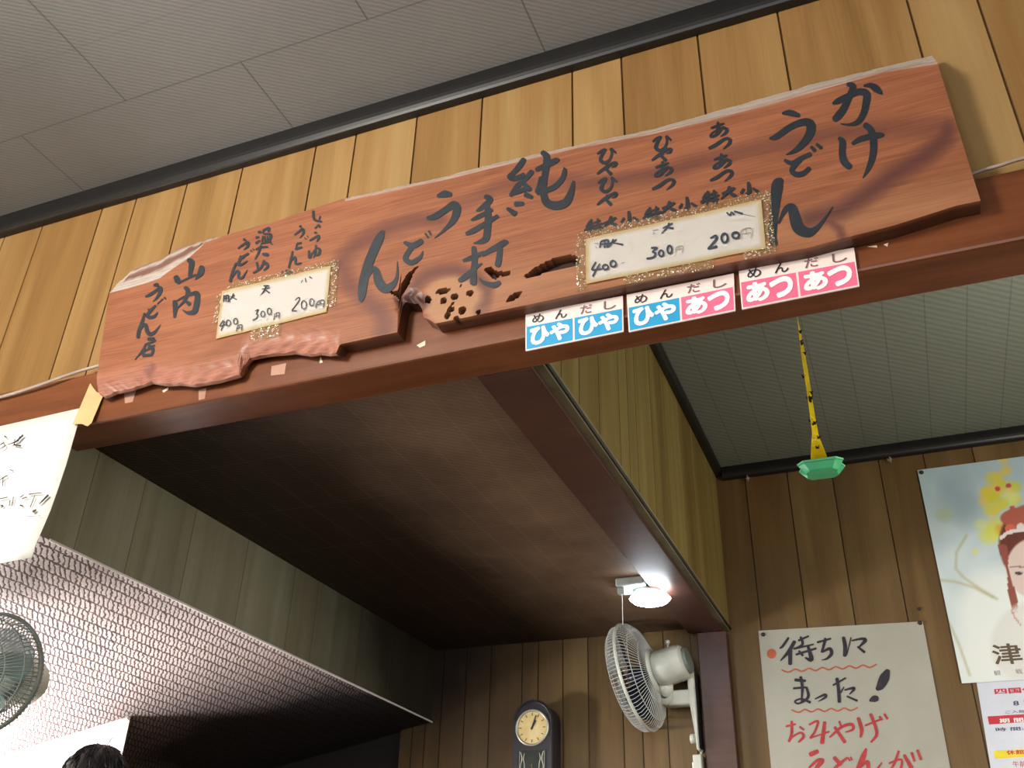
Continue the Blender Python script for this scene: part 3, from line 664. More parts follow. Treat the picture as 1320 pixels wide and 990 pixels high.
ink('lettering', [[(562, 282, 20), (595, 272, 36), (624, 275, 24)], [(510, 392, 20), (545, 385, 32), (600, 350, 32), (640, 325, 38), (655, 350, 42), (640, 400, 34), (600, 445, 18), (545, 492, 4)],
    [(395, 515, 18), (435, 530, 30), (478, 508, 28)], [(432, 535, 24), (405, 575, 26), (400, 600, 28), (430, 615, 28), (470, 590, 20), (486, 558, 5)], [(498, 470, 10), (512, 490, 10)], [(516, 458, 12), (526, 475, 10)],
    [(285, 460, 20), (265, 500, 44), (220, 600, 46), (190, 700, 46), (180, 770, 40), (175, 806, 20)], [(195, 715, 10), (225, 655, 26), (250, 655, 34), (265, 710, 46), (295, 745, 48), (330, 730, 34), (355, 690, 16), (358, 610, 4)]], T, M['ink'], sign)
T = crop_on(150, 320, 6.1875, on_sign)
ink('lettering', [[(575, 95, 30), (600, 110, 38), (596, 160, 34), (585, 220, 24)], [(475, 230, 36), (490, 260, 40), (500, 275, 24)], [(490, 280, 10), (560, 245, 14), (632, 213, 16)], [(680, 150, 34), (675, 190, 42), (650, 225, 26), (630, 250, 6)],
    [(465, 425, 30), (470, 470, 34), (463, 550, 16)], [(470, 425, 10), (540, 390, 18), (600, 365, 24), (642, 362, 34), (645, 410, 38), (635, 470, 38), (618, 508, 36), (570, 515, 22), (528, 493, 5)], [(550, 315, 26), (570, 340, 30), (555, 400, 20), (520, 445, 14), (480, 485, 6)], [(545, 415, 14), (582, 445, 28)]], T, M['ink'], sign, 1.22)
ink('lettering', [[(303, 295, 20), (327, 292, 28)], [(235, 385, 16), (270, 370, 22), (320, 335, 20), (352, 317, 26), (345, 360, 24), (315, 405, 14), (290, 425, 4)], [(328, 442, 8), (370, 405, 10)], [(383, 393, 14), (394, 405, 10)],
    [(255, 490, 16), (275, 500, 24)], [(312, 458, 14), (275, 495, 20), (250, 530, 22), (255, 550, 22), (300, 545, 20), (328, 512, 8)], [(225, 520, 14), (205, 590, 22), (180, 660, 24), (172, 710, 24)], [(180, 680, 8), (210, 620, 14), (235, 610, 20), (245, 660, 28), (270, 685, 28), (310, 665, 18), (352, 608, 4)],
    [(255, 725, 22), (300, 718, 16)], [(240, 765, 16), (310, 735, 14)], [(235, 765, 14), (210, 815, 16), (148, 888, 4)], [(265, 755, 14), (255, 800, 12)], [(262, 785, 10), (305, 775, 10)], [(215, 845, 14), (227, 812, 14)], [(220, 820, 12), (290, 795, 18), (285, 842, 18)], [(212, 857, 18), (282, 850, 16)]], T, M['ink'], sign, 1.22)
T = crop_on(260, 250, 7.333, on_sign)
ink('lettering', [[(540, 360, 24), (560, 362, 18)], [(515, 410, 20), (537, 408, 18)], [(515, 465, 22), (547, 440, 14)], [(580, 345, 16), (635, 325, 24), (630, 355, 16)], [(585, 350, 14), (580, 370, 14)], [(590, 380, 14), (650, 385, 22), (640, 430, 24), (600, 460, 16)],
    [(580, 400, 14), (570, 450, 16)], [(600, 400, 10), (595, 450, 10)], [(622, 400, 10), (615, 450, 10)], [(560, 470, 14), (652, 455, 14)], [(515, 525, 16), (560, 505, 20), (622, 500, 14)], [(560, 490, 18), (540, 550, 18), (505, 617, 12)], [(580, 568, 20), (622, 575, 28)], [(655, 468, 10), (670, 480, 8)],
    [(520, 650, 16), (537, 722, 20)], [(590, 630, 16), (560, 700, 18), (492, 745, 16)], [(488, 747, 14), (517, 733, 10)], [(560, 682, 12), (612, 655, 20), (622, 690, 20), (588, 722, 12)],
    [(400, 430, 22), (417, 440, 14)], [(345, 515, 12), (385, 485, 18), (437, 460, 22), (435, 495, 20), (398, 528, 8)], [(440, 565, 18), (380, 600, 22), (350, 620, 12)], [(365, 590, 18), (392, 610, 14)], [(365, 620, 18), (342, 665, 22), (380, 665, 20), (432, 633, 8)], [(463, 535, 10), (476, 546, 8)], [(483, 520, 10), (497, 531, 8)],
    [(325, 655, 16), (290, 740, 18), (270, 827, 22)], [(290, 790, 10), (325, 735, 16), (350, 735, 18), (350, 790, 22), (385, 790, 18), (432, 718, 5)]], T, M['ink'], sign, 1.22)
ink('lettering', [[(1055, 165, 22), (1058, 220, 22), (1077, 250, 20), (1132, 260, 16)], [(1120, 213, 14), (1110, 240, 12)], [(1073, 325, 14), (1105, 295, 16), (1117, 315, 14)], [(1070, 365, 18), (1087, 370, 14)], [(1023, 440, 14), (1080, 405, 18), (1107, 400, 22), (1095, 440, 14), (1083, 452, 5)],
    [(1015, 540, 18), (1020, 602, 24), (1040, 570, 14), (1085, 515, 14), (1117, 530, 20), (1100, 575, 20), (1068, 572, 10)], [(1080, 488, 16), (1075, 550, 16), (1058, 604, 8)], [(930, 305, 22), (942, 315, 14)], [(878, 387, 12), (920, 355, 18), (957, 335, 22), (960, 370, 18), (928, 417, 6)],
    [(905, 470, 18), (942, 463, 14)], [(888, 520, 20), (947, 505, 16)], [(900, 475, 14), (893, 522, 14)], [(973, 413, 10), (986, 426, 8)], [(996, 398, 10), (1006, 409, 8)], [(860, 543, 14), (845, 610, 18), (823, 697, 16)], [(830, 660, 8), (870, 605, 14), (887, 605, 16), (890, 660, 20), (938, 653, 14)],
    [(763, 735, 16), (770, 757, 10)], [(800, 725, 20), (852, 742, 18)], [(830, 745, 16), (788, 772, 10)]], T, M['ink'], sign, 1.22)
T = crop_on(745, 140, 5.5, on_sign)
HI = [[(140, 320, 14), (170, 300, 20), (195, 290, 14), (170, 330, 18), (160, 365, 22), (190, 385, 20), (225, 360, 16), (240, 315, 14), (235, 285, 16), (267, 312, 12)]]
YA = [[(138, 462, 12), (180, 430, 20), (240, 390, 18), (270, 385, 18), (265, 405, 14), (240, 415, 8)], [(203, 398, 12), (215, 420, 12)], [(188, 418, 14), (232, 462, 22)]]
A_ = [[(553, 417, 14), (600, 400, 18), (642, 385, 10)], [(600, 378, 16), (595, 430, 16), (585, 472, 12)], [(640, 410, 14), (590, 465, 16), (550, 477, 18), (560, 453, 12), (620, 420, 14), (660, 425, 20), (655, 450, 18), (618, 477, 6)]]
TU = [[(530, 570, 16), (580, 545, 22), (640, 505, 18), (677, 510, 20), (670, 540, 18), (628, 577, 5)]]
ink('lettering', HI + YA + shift(HI, 5, 205) + shift(YA, 0, 217), T, M['ink'], sign, 1.22)
ink('lettering', shift(HI, 392, -88) + shift(YA, 388, -97) + A_ + TU, T, M['ink'], sign, 1.22)
ink('lettering', shift(A_, 393, -280) + shift(TU, 400, -290) + shift(A_, 415, -55) + shift(TU, 412, -62), T, M['ink'], sign, 1.22)
TOKU = [[(55, 870, 12), (75, 820, 18), (85, 798, 10)], [(60, 835, 14), (105, 815, 12)], [(50, 865, 18), (105, 840, 12)], [(95, 788, 14), (90, 882, 12)], [(115, 810, 12), (157, 795, 10)], [(110, 835, 12), (172, 815, 12)], [(140, 783, 14), (138, 830, 14)], [(110, 855, 12), (167, 840, 10)], [(150, 820, 14), (155, 865, 14), (140, 870, 6)], [(125, 853, 10), (133, 866, 8)]]
DAI = [[(185, 815, 14), (225, 800, 20), (267, 775, 14)], [(235, 768, 18), (215, 810, 16), (173, 852, 8)], [(225, 805, 14), (272, 830, 24)]]
SHO = [[(360, 733, 18), (365, 800, 24), (343, 806, 8)], [(325, 778, 14), (308, 806, 14)], [(393, 773, 14), (427, 796, 20)]]
SIZ = TOKU + DAI + SHO
ink('lettering', SIZ + shift(TOKU, 415, -85) + shift(DAI, 415, -105) + shift(SHO, 412, -100) + shift(TOKU, 825, -200) + shift(DAI, 840, -210) + shift(SHO, 848, -205), T, M['ink'], sign, 1.22)
# --- laminated price labels, taped to the board
def price_label(crop, corners, strokes, ovals, m, tapes, label, extra=None):
    T = crop_on(*crop, lambda x, y: PY(x, y, YS0 - .004)); c = [T(*p) for p in corners]; q = Quad(*c); ctr = q.at(.5, 0)
    root = thing('price_label', ctr, label, 'label')
    bm = BM(); e = bm.verts.layers.float.new('edge'); n1, n2 = 60, 24; g = []
    for i in range(n1 + 1):
        r = []
        for j in range(n2 + 1):
            u, v_ = i / n1, j / n2; dd = min(u * 5.5, (1 - u) * 5.5, v_ * 1.6, (1 - v_) * 1.6)
            v = bm.verts.new(q.at(u, v_, .0005 * math.sin(u * 17 + 2 * math.sin(v_ * 6)))); v[e] = max(0, 1 - dd / .2); r.append(v)
        g.append(r)
    for i in range(n1):
        for j in range(n2): bm.faces.new((g[i][j], g[i + 1][j], g[i + 1][j + 1], g[i][j + 1]))
    bmesh.ops.solidify(bm, geom=bm.faces, thickness=.0008)
    obj('paper', bm, M['label'], root)
    T2 = crop_on(*crop, lambda x, y: PY(x, y, YS0 - .0058))
    ink('lettering', strokes, T2, m, root, ovals=ovals)
    if extra: ink('lettering', extra[0], T2, extra[1], root)
    rt = random.Random(label)
    for (u0, v0, u1, v1) in tapes:
        bm = BM(); nu, nv = max(2, int((u1 - u0) * 110)), max(2, int((v1 - v0) * 30)); g = []
        for i in range(nu + 1):
            r = []
            for j in range(nv + 1):
                eu = rt.uniform(-.004, .004) if i in (0, nu) or j in (0, nv) else 0
                r.append(bm.verts.new(q.at(u0 + (u1 - u0) * i / nu + eu, v0 + (v1 - v0) * j / nv + eu * 3, -.0016 + rt.uniform(-.0009, .0009))))
            g.append(r)
        for i in range(nu):
            for j in range(nv):
                bm.faces.new((g[i][j], g[i + 1][j], g[i + 1][j + 1])); bm.faces.new((g[i][j], g[i + 1][j + 1], g[i][j + 1]))
        tp = obj('clear_tape', bm, M['cleartape'], root)
        bm = BM()                                              # pale flecks painted as glints on the creased cellophane
        for _ in range(int(900 * (u1 - u0) * (v1 - v0)) + 14):
            u, v = u0 + (u1 - u0) * rt.random(), v0 + (v1 - v0) * rt.random(); a = rt.uniform(0, 6.28); r = rt.uniform(.0007, .0026)
            if 0 < u < 1 and 0 < v < 1: continue
            p = q.at(u, v, -.0004 + rt.uniform(0, .0006)); ex, ez = Vector((math.cos(a), 0, math.sin(a))), Vector((-math.sin(a), 0, math.cos(a)))
            bm.faces.new([bm.verts.new(p + ex * r + Vector((0, -.0004, 0))), bm.verts.new(p + ez * r * .5), bm.verts.new(p - ex * r), bm.verts.new(p - ez * r * .4)])
        sub('glint_fleck', bm, M['specks'], tp)
YEN = [[(270, 755, 8), (285, 700, 8), (325, 690, 8), (320, 745, 8)], [(300, 700, 7), (295, 725, 7)], [(282, 727, 7), (320, 718, 7)]]
price_label((270, 330, 7.765), [(125, 350), (1215, 95), (1170, 560), (65, 830)],
    [[(145, 395, 14), (140, 455, 12)], [(150, 400, 10), (190, 395, 14), (190, 450, 12)], [(150, 425, 10), (190, 420, 10)], [(165, 400, 10), (165, 455, 10)], [(180, 455, 10), (210, 455, 8)], [(213, 412, 8), (250, 395, 12)], [(240, 378, 12), (220, 420, 10), (193, 442, 6)], [(230, 415, 10), (272, 436, 12)],
     [(545, 300, 14), (592, 298, 14)], [(570, 298, 14), (545, 350, 12), (508, 397, 4)], [(553, 333, 12), (602, 371, 14)], [(528, 332, 10), (600, 318, 10)], [(960, 223, 8), (965, 262, 8)], [(932, 243, 8), (918, 267, 6)], [(1003, 209, 12), (1027, 226, 10)],
     [(137, 645, 10), (105, 702, 10), (158, 685, 10)], [(150, 655, 10), (118, 747, 10)], [(460, 550, 9), (492, 538, 10), (470, 580, 10), (487, 592, 10), (470, 625, 10), (438, 640, 12)], [(858, 442, 8), (895, 415, 9), (902, 440, 9), (860, 500, 9), (828, 547, 12), (872, 548, 9)],
     [(1065, 522, 9), (1085, 460, 9), (1147, 445, 9), (1140, 512, 9)], [(1110, 455, 8), (1105, 485, 8)], [(1080, 488, 8), (1140, 478, 8)]] + YEN + shift(YEN, 375, -120),
    [(190, 672, 22, 30, 9), (262, 655, 20, 30, 9), (535, 582, 20, 28, 9), (600, 555, 20, 32, 9), (945, 490, 25, 42, 9), (1025, 465, 22, 36, 9)], M['ink'],
    [(.05, .96, 1.03, 1.12), (.97, .1, 1.07, 1.08), (-.05, .35, .01, .95), (.33, -.24, .6, .03)],
    'smaller price label with taped edges at the narrow end of the signboard')
FY = [[(665, 435, 4), (668, 400, 4), (710, 392, 4), (708, 435, 4)], [(688, 398, 4), (688, 415, 4)], [(668, 416, 4), (708, 410, 4)]]
price_label((740, 240, 5.077), [(75, 345), (1225, 85), (1255, 405), (80, 640)],
    [[(175, 363, 10), (168, 402, 10)], [(180, 360, 12), (222, 354, 14), (215, 397, 12)], [(180, 380, 10), (225, 375, 12)], [(200, 360, 10), (200, 402, 12)], [(235, 375, 8), (277, 350, 8)], [(256, 348, 10), (235, 390, 8), (213, 402, 5)], [(250, 370, 8), (317, 383, 14)],
     [(583, 275, 10), (642, 244, 10)], [(622, 243, 12), (605, 275, 10), (573, 307, 6)], [(605, 270, 10), (647, 276, 14)], [(1000, 173, 10), (1020, 190, 12), (1030, 170, 10), (1047, 186, 12)], [(1050, 165, 12), (1102, 181, 14)], [(1100, 182, 3), (1187, 201, 2)],
     [(142, 498, 10), (118, 547, 12), (177, 540, 10)], [(167, 508, 8), (123, 588, 12)], [(508, 405, 14), (542, 405, 14), (515, 430, 12), (532, 440, 14), (520, 465, 14), (478, 475, 14)], [(893, 341, 10), (925, 325, 16), (932, 345, 16), (900, 385, 14), (878, 411, 12), (932, 395, 16)]],
    [(205, 530, 18, 16, 11), (255, 508, 18, 20, 11), (570, 440, 15, 20, 12), (625, 415, 14, 26, 12), (985, 340, 20, 30, 14), (1058, 322, 22, 20, 14)], M['ink_blue'],
    [(-.05, .97, 1.05, 1.17), (.99, -.1, 1.05, 1.1), (-.06, -.12, .005, 1.02), (.22, -.18, .72, .02), (.88, -.14, 1.02, .02)],
    'larger wrinkled price label with blue-black prices, just above the printed tags',
    (FY + [[(p[0] + 440 + (p[0] - 690) * .5, p[1] - 105 + (p[1] - 415) * .5, 5) for p in s] for s in FY] + [[(512, 290, 5), (550, 283, 5)], [(520, 300, 4), (518, 318, 4)], [(135, 375, 4), (155, 372, 4)], [(140, 395, 4), (150, 405, 4)], [(310, 505, 4), (330, 500, 4)]], M['ink_grey']))
# --- blue and pink menu tags on the beam
YT = 1.4935
def menu_tag(cs, words, label):
    c = [PY(660 + x / 2.8696, 300 + y / 2.8696, YT) for x, y in cs]; q = Quad(*c)
    root = thing('menu_tag', q.at(.5, 0), label, 'tag', 'hot and cold noodle tags on the beam')
    bm = q.sheet(BM(), .003); obj('backing', bm, M['tagwhite'], root)
    for k, (wd, colr) in enumerate(words):
        u0, u1 = (.012, .492) if k == 0 else (.512, .988)
        tag(obj('colour_panel', q.rect(BM(), u0, .03, u1, .63, .0006), M[colr], root), 'printed %s panel' % ('blue' if colr == 'cyan' else 'pink'))
        wdt = u1 - u0
        for n_, ch in enumerate(wd):
            a = u0 + wdt * (.10 + .43 * n_); obj('lettering', text_bm(ch, q, a, .12, a + wdt * .38, .55, .0012, .055), M['white'], root)
        hd, hm = (('めん', 'ink'), ('だし', 'taggrey'))[k]
        bm = None
        for n_, ch in enumerate(hd):
            a = u0 + wdt * (.13 + .5 * n_); bm = text_bm(ch, q, a, .69, a + wdt * .25, .92, .0012, .012, bm)
        obj('lettering', bm, M[hm], root)
    return root
HY, AT = ('ひや', 'cyan'), ('あつ', 'pinkp')
menu_tag([(50, 300), (410, 233), (412, 365), (50, 437)], (HY, HY), 'menu tag with two blue panels, farthest from the pink-only tag')
menu_tag([(424, 229), (820, 150), (826, 288), (432, 367)], (HY, AT), 'menu tag with one blue and one pink panel, between its two neighbours')
menu_tag([(838, 130), (1265, 55), (1285, 197), (850, 283)], (AT, AT), 'menu tag with two pink panels, hanging under the sign beam')
# ------------------------------------------------------------------ notice paper, tape and cables at the end of the beam
YN = 1.4965
edge = [(104, 526), (101, 545), (95, 566), (86, 598), (76, 628), (66, 657), (58, 676), (52, 690), (46, 704), (42, 719)]
bot = [(20, 723), (0, 727)]
rt = PY(-170, 588, YN); rb = PY(-170, 762, YN)
outline = [PY(0, 548, YN)] + [PY(x, y, YN - .0001 * i - .00022 * i * i * .5) for i, (x, y) in enumerate(edge)] + [PY(x, y, YN - .004) for x, y in bot]
outline = [rt] + outline + [rb]
note = thing('notice_sheet', outline[5], 'large white handwritten notice sheet hung below the beam, held by masking tape', 'notice')
bm = BM(); n = len(outline) - 2
tops = [PY(x, 548 - .213 * x, YN) for x in (-170, -120, -80, -40, 0, 30, 60, 80, 104)]
rows = []
for i in range(len(edge)):
    e = PY(*edge[i], YN - .0004 * i); L_ = rt.lerp(rb, i / (len(edge) - 1)); L_.y = YN - .0004 * i
    rows.append([L_.lerp(e, s / 10) + Vector((0, -.003 * math.sin(s * .9) * i / 9, 0)) for s in range(11)])
g = [[bm.verts.new(p) for p in r] for r in rows]
for a, b in zip(g, g[1:]):
    for j in range(10): bm.faces.new((a[j], a[j + 1], b[j + 1], b[j]))
bmesh.ops.recalc_face_normals(bm, faces=bm.faces); bmesh.ops.solidify(bm, geom=bm.faces, thickness=.0005)
obj('paper', bm, M['paper'], note, smooth=True)
T = crop_on(0, 530, 4.95, lambda x, y: PY(x, y, YN - .0095))
ink('lettering', [[(30, 160, 8), (42, 168, 5)], [(0, 215, 4), (25, 200, 6)], [(0, 240, 3), (30, 225, 4), (25, 205, 4)], [(50, 212, 3), (100, 195, 8), (146, 154, 10)], [(127, 163, 6), (115, 192, 6)], [(88, 214, 8), (132, 221, 8)], [(95, 180, 5), (92, 217, 5)],
    [(0, 440, 4), (20, 425, 5), (47, 411, 5)], [(20, 428, 5), (18, 477, 4)], [(64, 374, 5), (86, 381, 4)], [(0, 560, 5), (47, 549, 5)], [(5, 600, 6), (20, 605, 6), (5, 615, 4)], [(65, 568, 5), (60, 602, 5)], [(86, 548, 5), (80, 602, 4)], [(130, 550, 5), (152, 534, 4)], [(140, 560, 4), (172, 549, 5)], [(130, 600, 8), (147, 606, 6)],
    [(188, 530, 6), (267, 521, 4)], [(225, 535, 4), (194, 612, 5)], [(307, 538, 12), (253, 592, 6)], [(213, 641, 14), (230, 631, 10)], [(130, 675, 2), (262, 668, 2)]], T, M['ink'], note, 1.15)
q = Quad(PY(113, 491, 1.4975), PY(130, 507, 1.487), PY(117, 547, 1.487), PY(93, 545, 1.487))
bm = BM(); prism(bm, [PY(x, y, 1.4855) for x, y in ((113, 492), (121, 503), (130, 507), (117, 545), (112, 549), (105, 546), (93, 546))], (0, .0006, 0)); lp = PY(110, 520, 1.4855)
# the strip bridges from the beam face over the sheet
for v in bm.verts: v.co.y += .0085 if v.co.z > PY(118, 512, 1.4855).z else .002
tag(obj('masking_tape', bm, M['maskingtape'], loc=lp), 'torn strip of tan masking tape holding the notice sheet to the beam', 'tape')
def cable(pts, r, label):
    s = catmull([tuple(p) for p in pts], 5); tag(obj('cable', tube(BM(), s, r, 6), M['cable'], loc=pts[0], smooth=True), label, 'cable')
cable([PY(-150, 547, 1.492), PY(-60, 527, 1.492), PY(0, 512, 1.49), PY(40, 500, 1.487), (PY(80, 486, 1.486)), PY(118, 474, 1.5), PY(150, 466, 1.51)], .0042, 'thin grey cable sagging along the beam top toward the narrow end of the signboard')
cable([PY(1240, 231, 1.505), PY(1262, 221, 1.5), PY(1290, 213, 1.496), PY(1320, 204, 1.497), PY(1400, 187, 1.5)], .0036, 'short lifted wall-panel edge on the beam top at the wide end of the signboard')  # grey tube that stands for the lifted bottom edge of the wall panel
# ------------------------------------------------------------------ fly paper
YT2 = 2.3; p0 = PY(1057, 598, YT2)
root = thing('fly_trap', (p0.x, p0.y, p0.z - .03), 'yellow fly paper strip with dead flies hanging over a small green tub', 'fly trap')
bm = BM(); n = 90; prev = None; zt = ZA - .002; st = []
for i in range(n + 1):
    t = i / n; z = p0.z + (zt - p0.z) * t; a = 1.2 + 5.5 * t + .6 * math.sin(t * 9); wd = .0105 if t > .12 else .0105 + .012 * (1 - t / .12)
    if t < .12: a = 1.35 - .0 + (a - 1.35) * t / .12; a = 0.25 * (1 - t / .12) + a * t / .12
    dx, dy = math.cos(a * .35) * wd, math.sin(a * .35) * wd * 1.6
    st.append((z, a)); r = [bm.verts.new((p0.x + dx * s, p0.y + dy * s, z)) for s in (-1, 0, 1)]
    if prev:
        for k in range(2): bm.faces.new((prev[k], prev[k + 1], r[k + 1], r[k]))
    prev = r
bmesh.ops.solidify(bm, geom=bm.faces, thickness=.0006); obj('sticky_strip', bm, M['flypaper'], root)
tube(bm := BM(), [(p0.x - .022, p0.y, p0.z - .002), (p0.x - .006, p0.y, p0.z + .06)], .0022, 4); obj('strip_fold', bm, M['flypaper'], root)
rf = random.Random(11)
for k in range(26):
    t = rf.random() ** .8; z = p0.z + .02 + (zt - p0.z - .05) * t; s = rf.uniform(-1, 1) * .008; b = BM()
    bmesh.ops.create_uvsphere(b, u_segments=8, v_segments=6, radius=1, matrix=Matrix.Translation((p0.x + s, p0.y - .007, z)) @ Matrix.Rotation(rf.uniform(0, 3), 4, 'Y') @ Matrix.Diagonal((.0055, .003, .003, 1)))
    for sg in (-1, 1):
        w0 = Vector((p0.x + s, p0.y - .0085, z)); b.faces.new([b.verts.new(w0), b.verts.new(w0 + Vector((sg * .003, -.001, .006))), b.verts.new(w0 + Vector((sg * .006, 0, .003)))])
    obj('dead_fly', b, M['fly'], root)
bm = BM(); c0 = Vector((p0.x + .002, p0.y, p0.z - .004)); prof = []
def rr(hx, hy, z, cut):                                     # tub outline: long sides, notched ends
    return [c0 + Vector(p) for p in ((-hx, -hy * .55, z), (-hx * .7, -hy, z), (hx * .7, -hy, z), (hx, -hy * .55, z), (hx - cut, 0, z), (hx, hy * .55, z), (hx * .7, hy, z), (-hx * .7, hy, z), (-hx, hy * .55, z), (-hx + cut, 0, z))]
rings = [[bm.verts.new(p) for p in rr(*a)] for a in ((.053, .036, 0, .008), (.053, .036, -.006, .008), (.04, .03, -.022, .003), (.038, .028, -.025, .003))]
for a, b in zip(rings, rings[1:]):
    for k in range(10): bm.faces.new((a[k], a[(k + 1) % 10], b[(k + 1) % 10], b[k]))
bm.faces.new(rings[-1]); bm.faces.new(rings[0][::-1]); bmesh.ops.recalc_face_normals(bm, faces=bm.faces)
obj('tub', bm, M['tub'], root)
bm = BM(); R_ = [[bm.verts.new(p) for p in rr(*a)] for a in ((.056, .039, .0012, .008), (.056, .039, -.003, .008))]
for k in range(10): bm.faces.new((R_[0][k], R_[0][(k + 1) % 10], R_[1][(k + 1) % 10], R_[1][k]))
bm.faces.new(R_[0]); bm.faces.new(R_[1][::-1]); bmesh.ops.recalc_face_normals(bm, faces=bm.faces); tag(obj('tub_rim', bm, M['tubpale'], root), 'paler green rim')
# ------------------------------------------------------------------ wall fans
def basis(axis, up=Vector((0, 0, 1))):
    z = axis.normalized(); x = up.cross(z).normalized(); y = z.cross(x); return Matrix((x, y, z)).transposed().to_4x4()
def fan_head(root, ctr, axis, R, guard_m, rim_m, motor_m, blade_m):
    Mx = Matrix.Translation(ctr) @ basis(axis)
    ring_bm = BM(); ring(ring_bm, Mx, R, 0, .0062, 72, 8); obj('guard_rim', ring_bm, rim_m, root, True)
    def guard(name, prof, nw, r, rings_):
        bm = BM()
        for i in range(nw):
            a = 2 * math.pi * i / nw; tube(bm, [Mx @ Vector((pr * math.cos(a), pr * math.sin(a), z)) for pr, z in prof], r, 4, False)
        for pr, z in rings_: ring(bm, Mx, pr, z, r * 1.3, 60, 5)
        return obj(name, bm, guard_m, root)
    guard('front_guard', [(R, .002), (R * .985, .03), (R * .9, .046), (R * .6, .058), (R * .22, .064)], 84, .0013, [(R * .9, .046), (R * .6, .058), (R * .24, .064)])
    obj('guard_badge', lathe(BM(), Mx, [(0, .07), (R * .2, .068), (R * .24, .062), (R * .24, .058), (0, .058)], 32), rim_m, root, True)
    guard('rear_guard', [(R, -.002), (R * .985, -.02), (R * .88, -.04), (R * .62, -.06), (R * .3, -.072)], 84, .0013, [(R * .88, -.04), (R * .62, -.06), (R * .34, -.072)])
    obj('guard_hub', lathe(BM(), Mx, [(R * .42, -.069), (R * .42, -.075), (0, -.078), (0, -.07)], 32), rim_m, root, True)
    for k in range(3):
        bm = BM(); a0 = k * 2 * math.pi / 3 + .5; g = []
        for i in range(13):
            r = .03 + (R * .86 - .03) * i / 12; row = []
            for j in range(9):
                s = j / 8 - .5; sp = (.55 + .55 * math.sin(math.pi * min(1, i / 12 * .9 + .05))) * (1 if i < 11 else .8 - .2 * (i - 11))
                an = a0 + s * sp * 1.5 + .25 * i / 12; row.append(bm.verts.new(Mx @ Vector((r * math.cos(an), r * math.sin(an), s * .05 * (1 - .4 * i / 12)))))
            g.append(row)
        for i in range(12):
            for j in range(8): bm.faces.new((g[i][j], g[i + 1][j], g[i + 1][j + 1], g[i][j + 1]))
        bmesh.ops.solidify(bm, geom=bm.faces, thickness=.002); obj('blade', bm, blade_m, root, True)
    obj('blade_hub', lathe(BM(), Mx, [(0, .032), (.026, .03), (.034, .02), (.034, -.03), (0, -.03)], 28), blade_m, root, True)
    bm = BM()                                                 # motor housing: faceted drum with rounded shoulders
    for (h, z0, z1) in ((.07, -.076, -.2),):
        pr = [(h * .8, z0), (h, z0 - .012), (h * .98, z1 + .02), (h * .84, z1), (0, z1 - .002)]; lathe(bm, Mx @ Matrix.Rotation(math.pi / 8, 4, 'Z'), [(0, z0)] + pr, 8)
    bmesh.ops.recalc_face_normals(bm, faces=bm.faces); bmesh.ops.bevel(bm, geom=bm.edges[:], offset=.006, segments=2, affect='EDGES'); m_ = obj('motor_housing', bm, motor_m, root, True)
    obj('motor_cap', lathe(BM(), Mx, [(0, -.2), (.05, -.2), (.046, -.212), (0, -.213)], 24), M['fangrey'], root)
    return Mx
ctr = PY(821.5, 872, 3.6); ax = Vector((-.97, .10, -.20))
plate_t, plate_b = PY(895, 867, 3.66), PY(906, 970, 3.66)
fan = thing('wall_fan', (-.735, 3.66, plate_b.z), 'ivory wall fan seen from behind, bracketed to the red-brown post under the small lamp', 'fan')
Mx = fan_head(fan, ctr, ax, .2, M['fandirt'], M['fan'], M['fan'], M['blade'])
axn = ax.normalized()
k0 = ctr - axn * .13 + Vector((0, 0, .06)); obj('swing_knob', lathe(tube(BM(), [k0, k0 + Vector((0, 0, .025))], .004), Matrix.Translation(k0 + Vector((0, 0, .022))), [(0, .016), (.008, .015), (.01, .008), (.006, 0), (0, 0)], 16), M['fan'], fan, True)
zm = PY(887, 899, 3.64).z; pj = ctr - axn * .115 + Vector((0, 0, -.062)); pa = Vector((ctr.x + .1, 3.645, zm + .005))
tube(bm := BM(), [pj, pa.lerp(pj, .4) + Vector((0, 0, -.008)), pa], [.026, .024, .026], 14); obj('neck', bm, M['fan'], fan, True)
tube(bm := BM(), [pa + Vector((0, -.04, 0)), pa + Vector((0, .04, 0))], .031, 20); obj('tilt_joint', bm, M['fan'], fan, True)
tube(bm := BM(), [pa + Vector((0, -.044, 0)), pa + Vector((0, -.036, 0))], .012, 14); obj('tilt_screw', bm, M['fandark'], fan)
bm = box(BM(), (pa.x + .005, 3.618, zm - .03), (-.752, 3.672, zm + .026), .008); obj('arm', bm, M['fan'], fan, True)
bm = prism(BM(), [(-.737, 3.60, plate_t.z), (-.765, 3.604, plate_t.z - .005), (-.762, 3.604, plate_t.z - .12), (-.752, 3.61, plate_b.z + .07), (-.748, 3.614, plate_b.z), (-.737, 3.614, plate_b.z)], (0, .082, 0)); bmesh.ops.bevel(bm, geom=bm.edges[:], offset=.004, segments=2, affect='EDGES'); obj('wall_bracket', bm, M['fan'], fan)
obj('bracket_gap_strip', box(BM(), (-.7365, 3.606, plate_b.z + .006), (-.7355, 3.69, plate_t.z - .006)), M['fandark'], fan)  # thin dark strip stands in for the gap behind the bracket
kn = PY(893.5, 951, 3.62); tube(bm := BM(), [(-.754, kn.y + .02, kn.z), (-.772, kn.y + .02, kn.z), (-.774, kn.y + .02, kn.z)], [.017, .017, .014], 20); obj('speed_knob', bm, M['fan'], fan, True)
tube(bm := BM(), catmull([tuple(plate_b + Vector((-.0, 0, .01))), (-.748, 3.64, plate_b.z - .03), (-.75, 3.64, plate_b.z - .06)], 5), .0035); obj('cord', bm, M['fan'], fan)
sb = PY(906, 972, 3.66)
root = thing('wall_switch', (-.736, 3.66, sb.z - .09), 'small white switch box on the post directly below the fan bracket', 'switch')
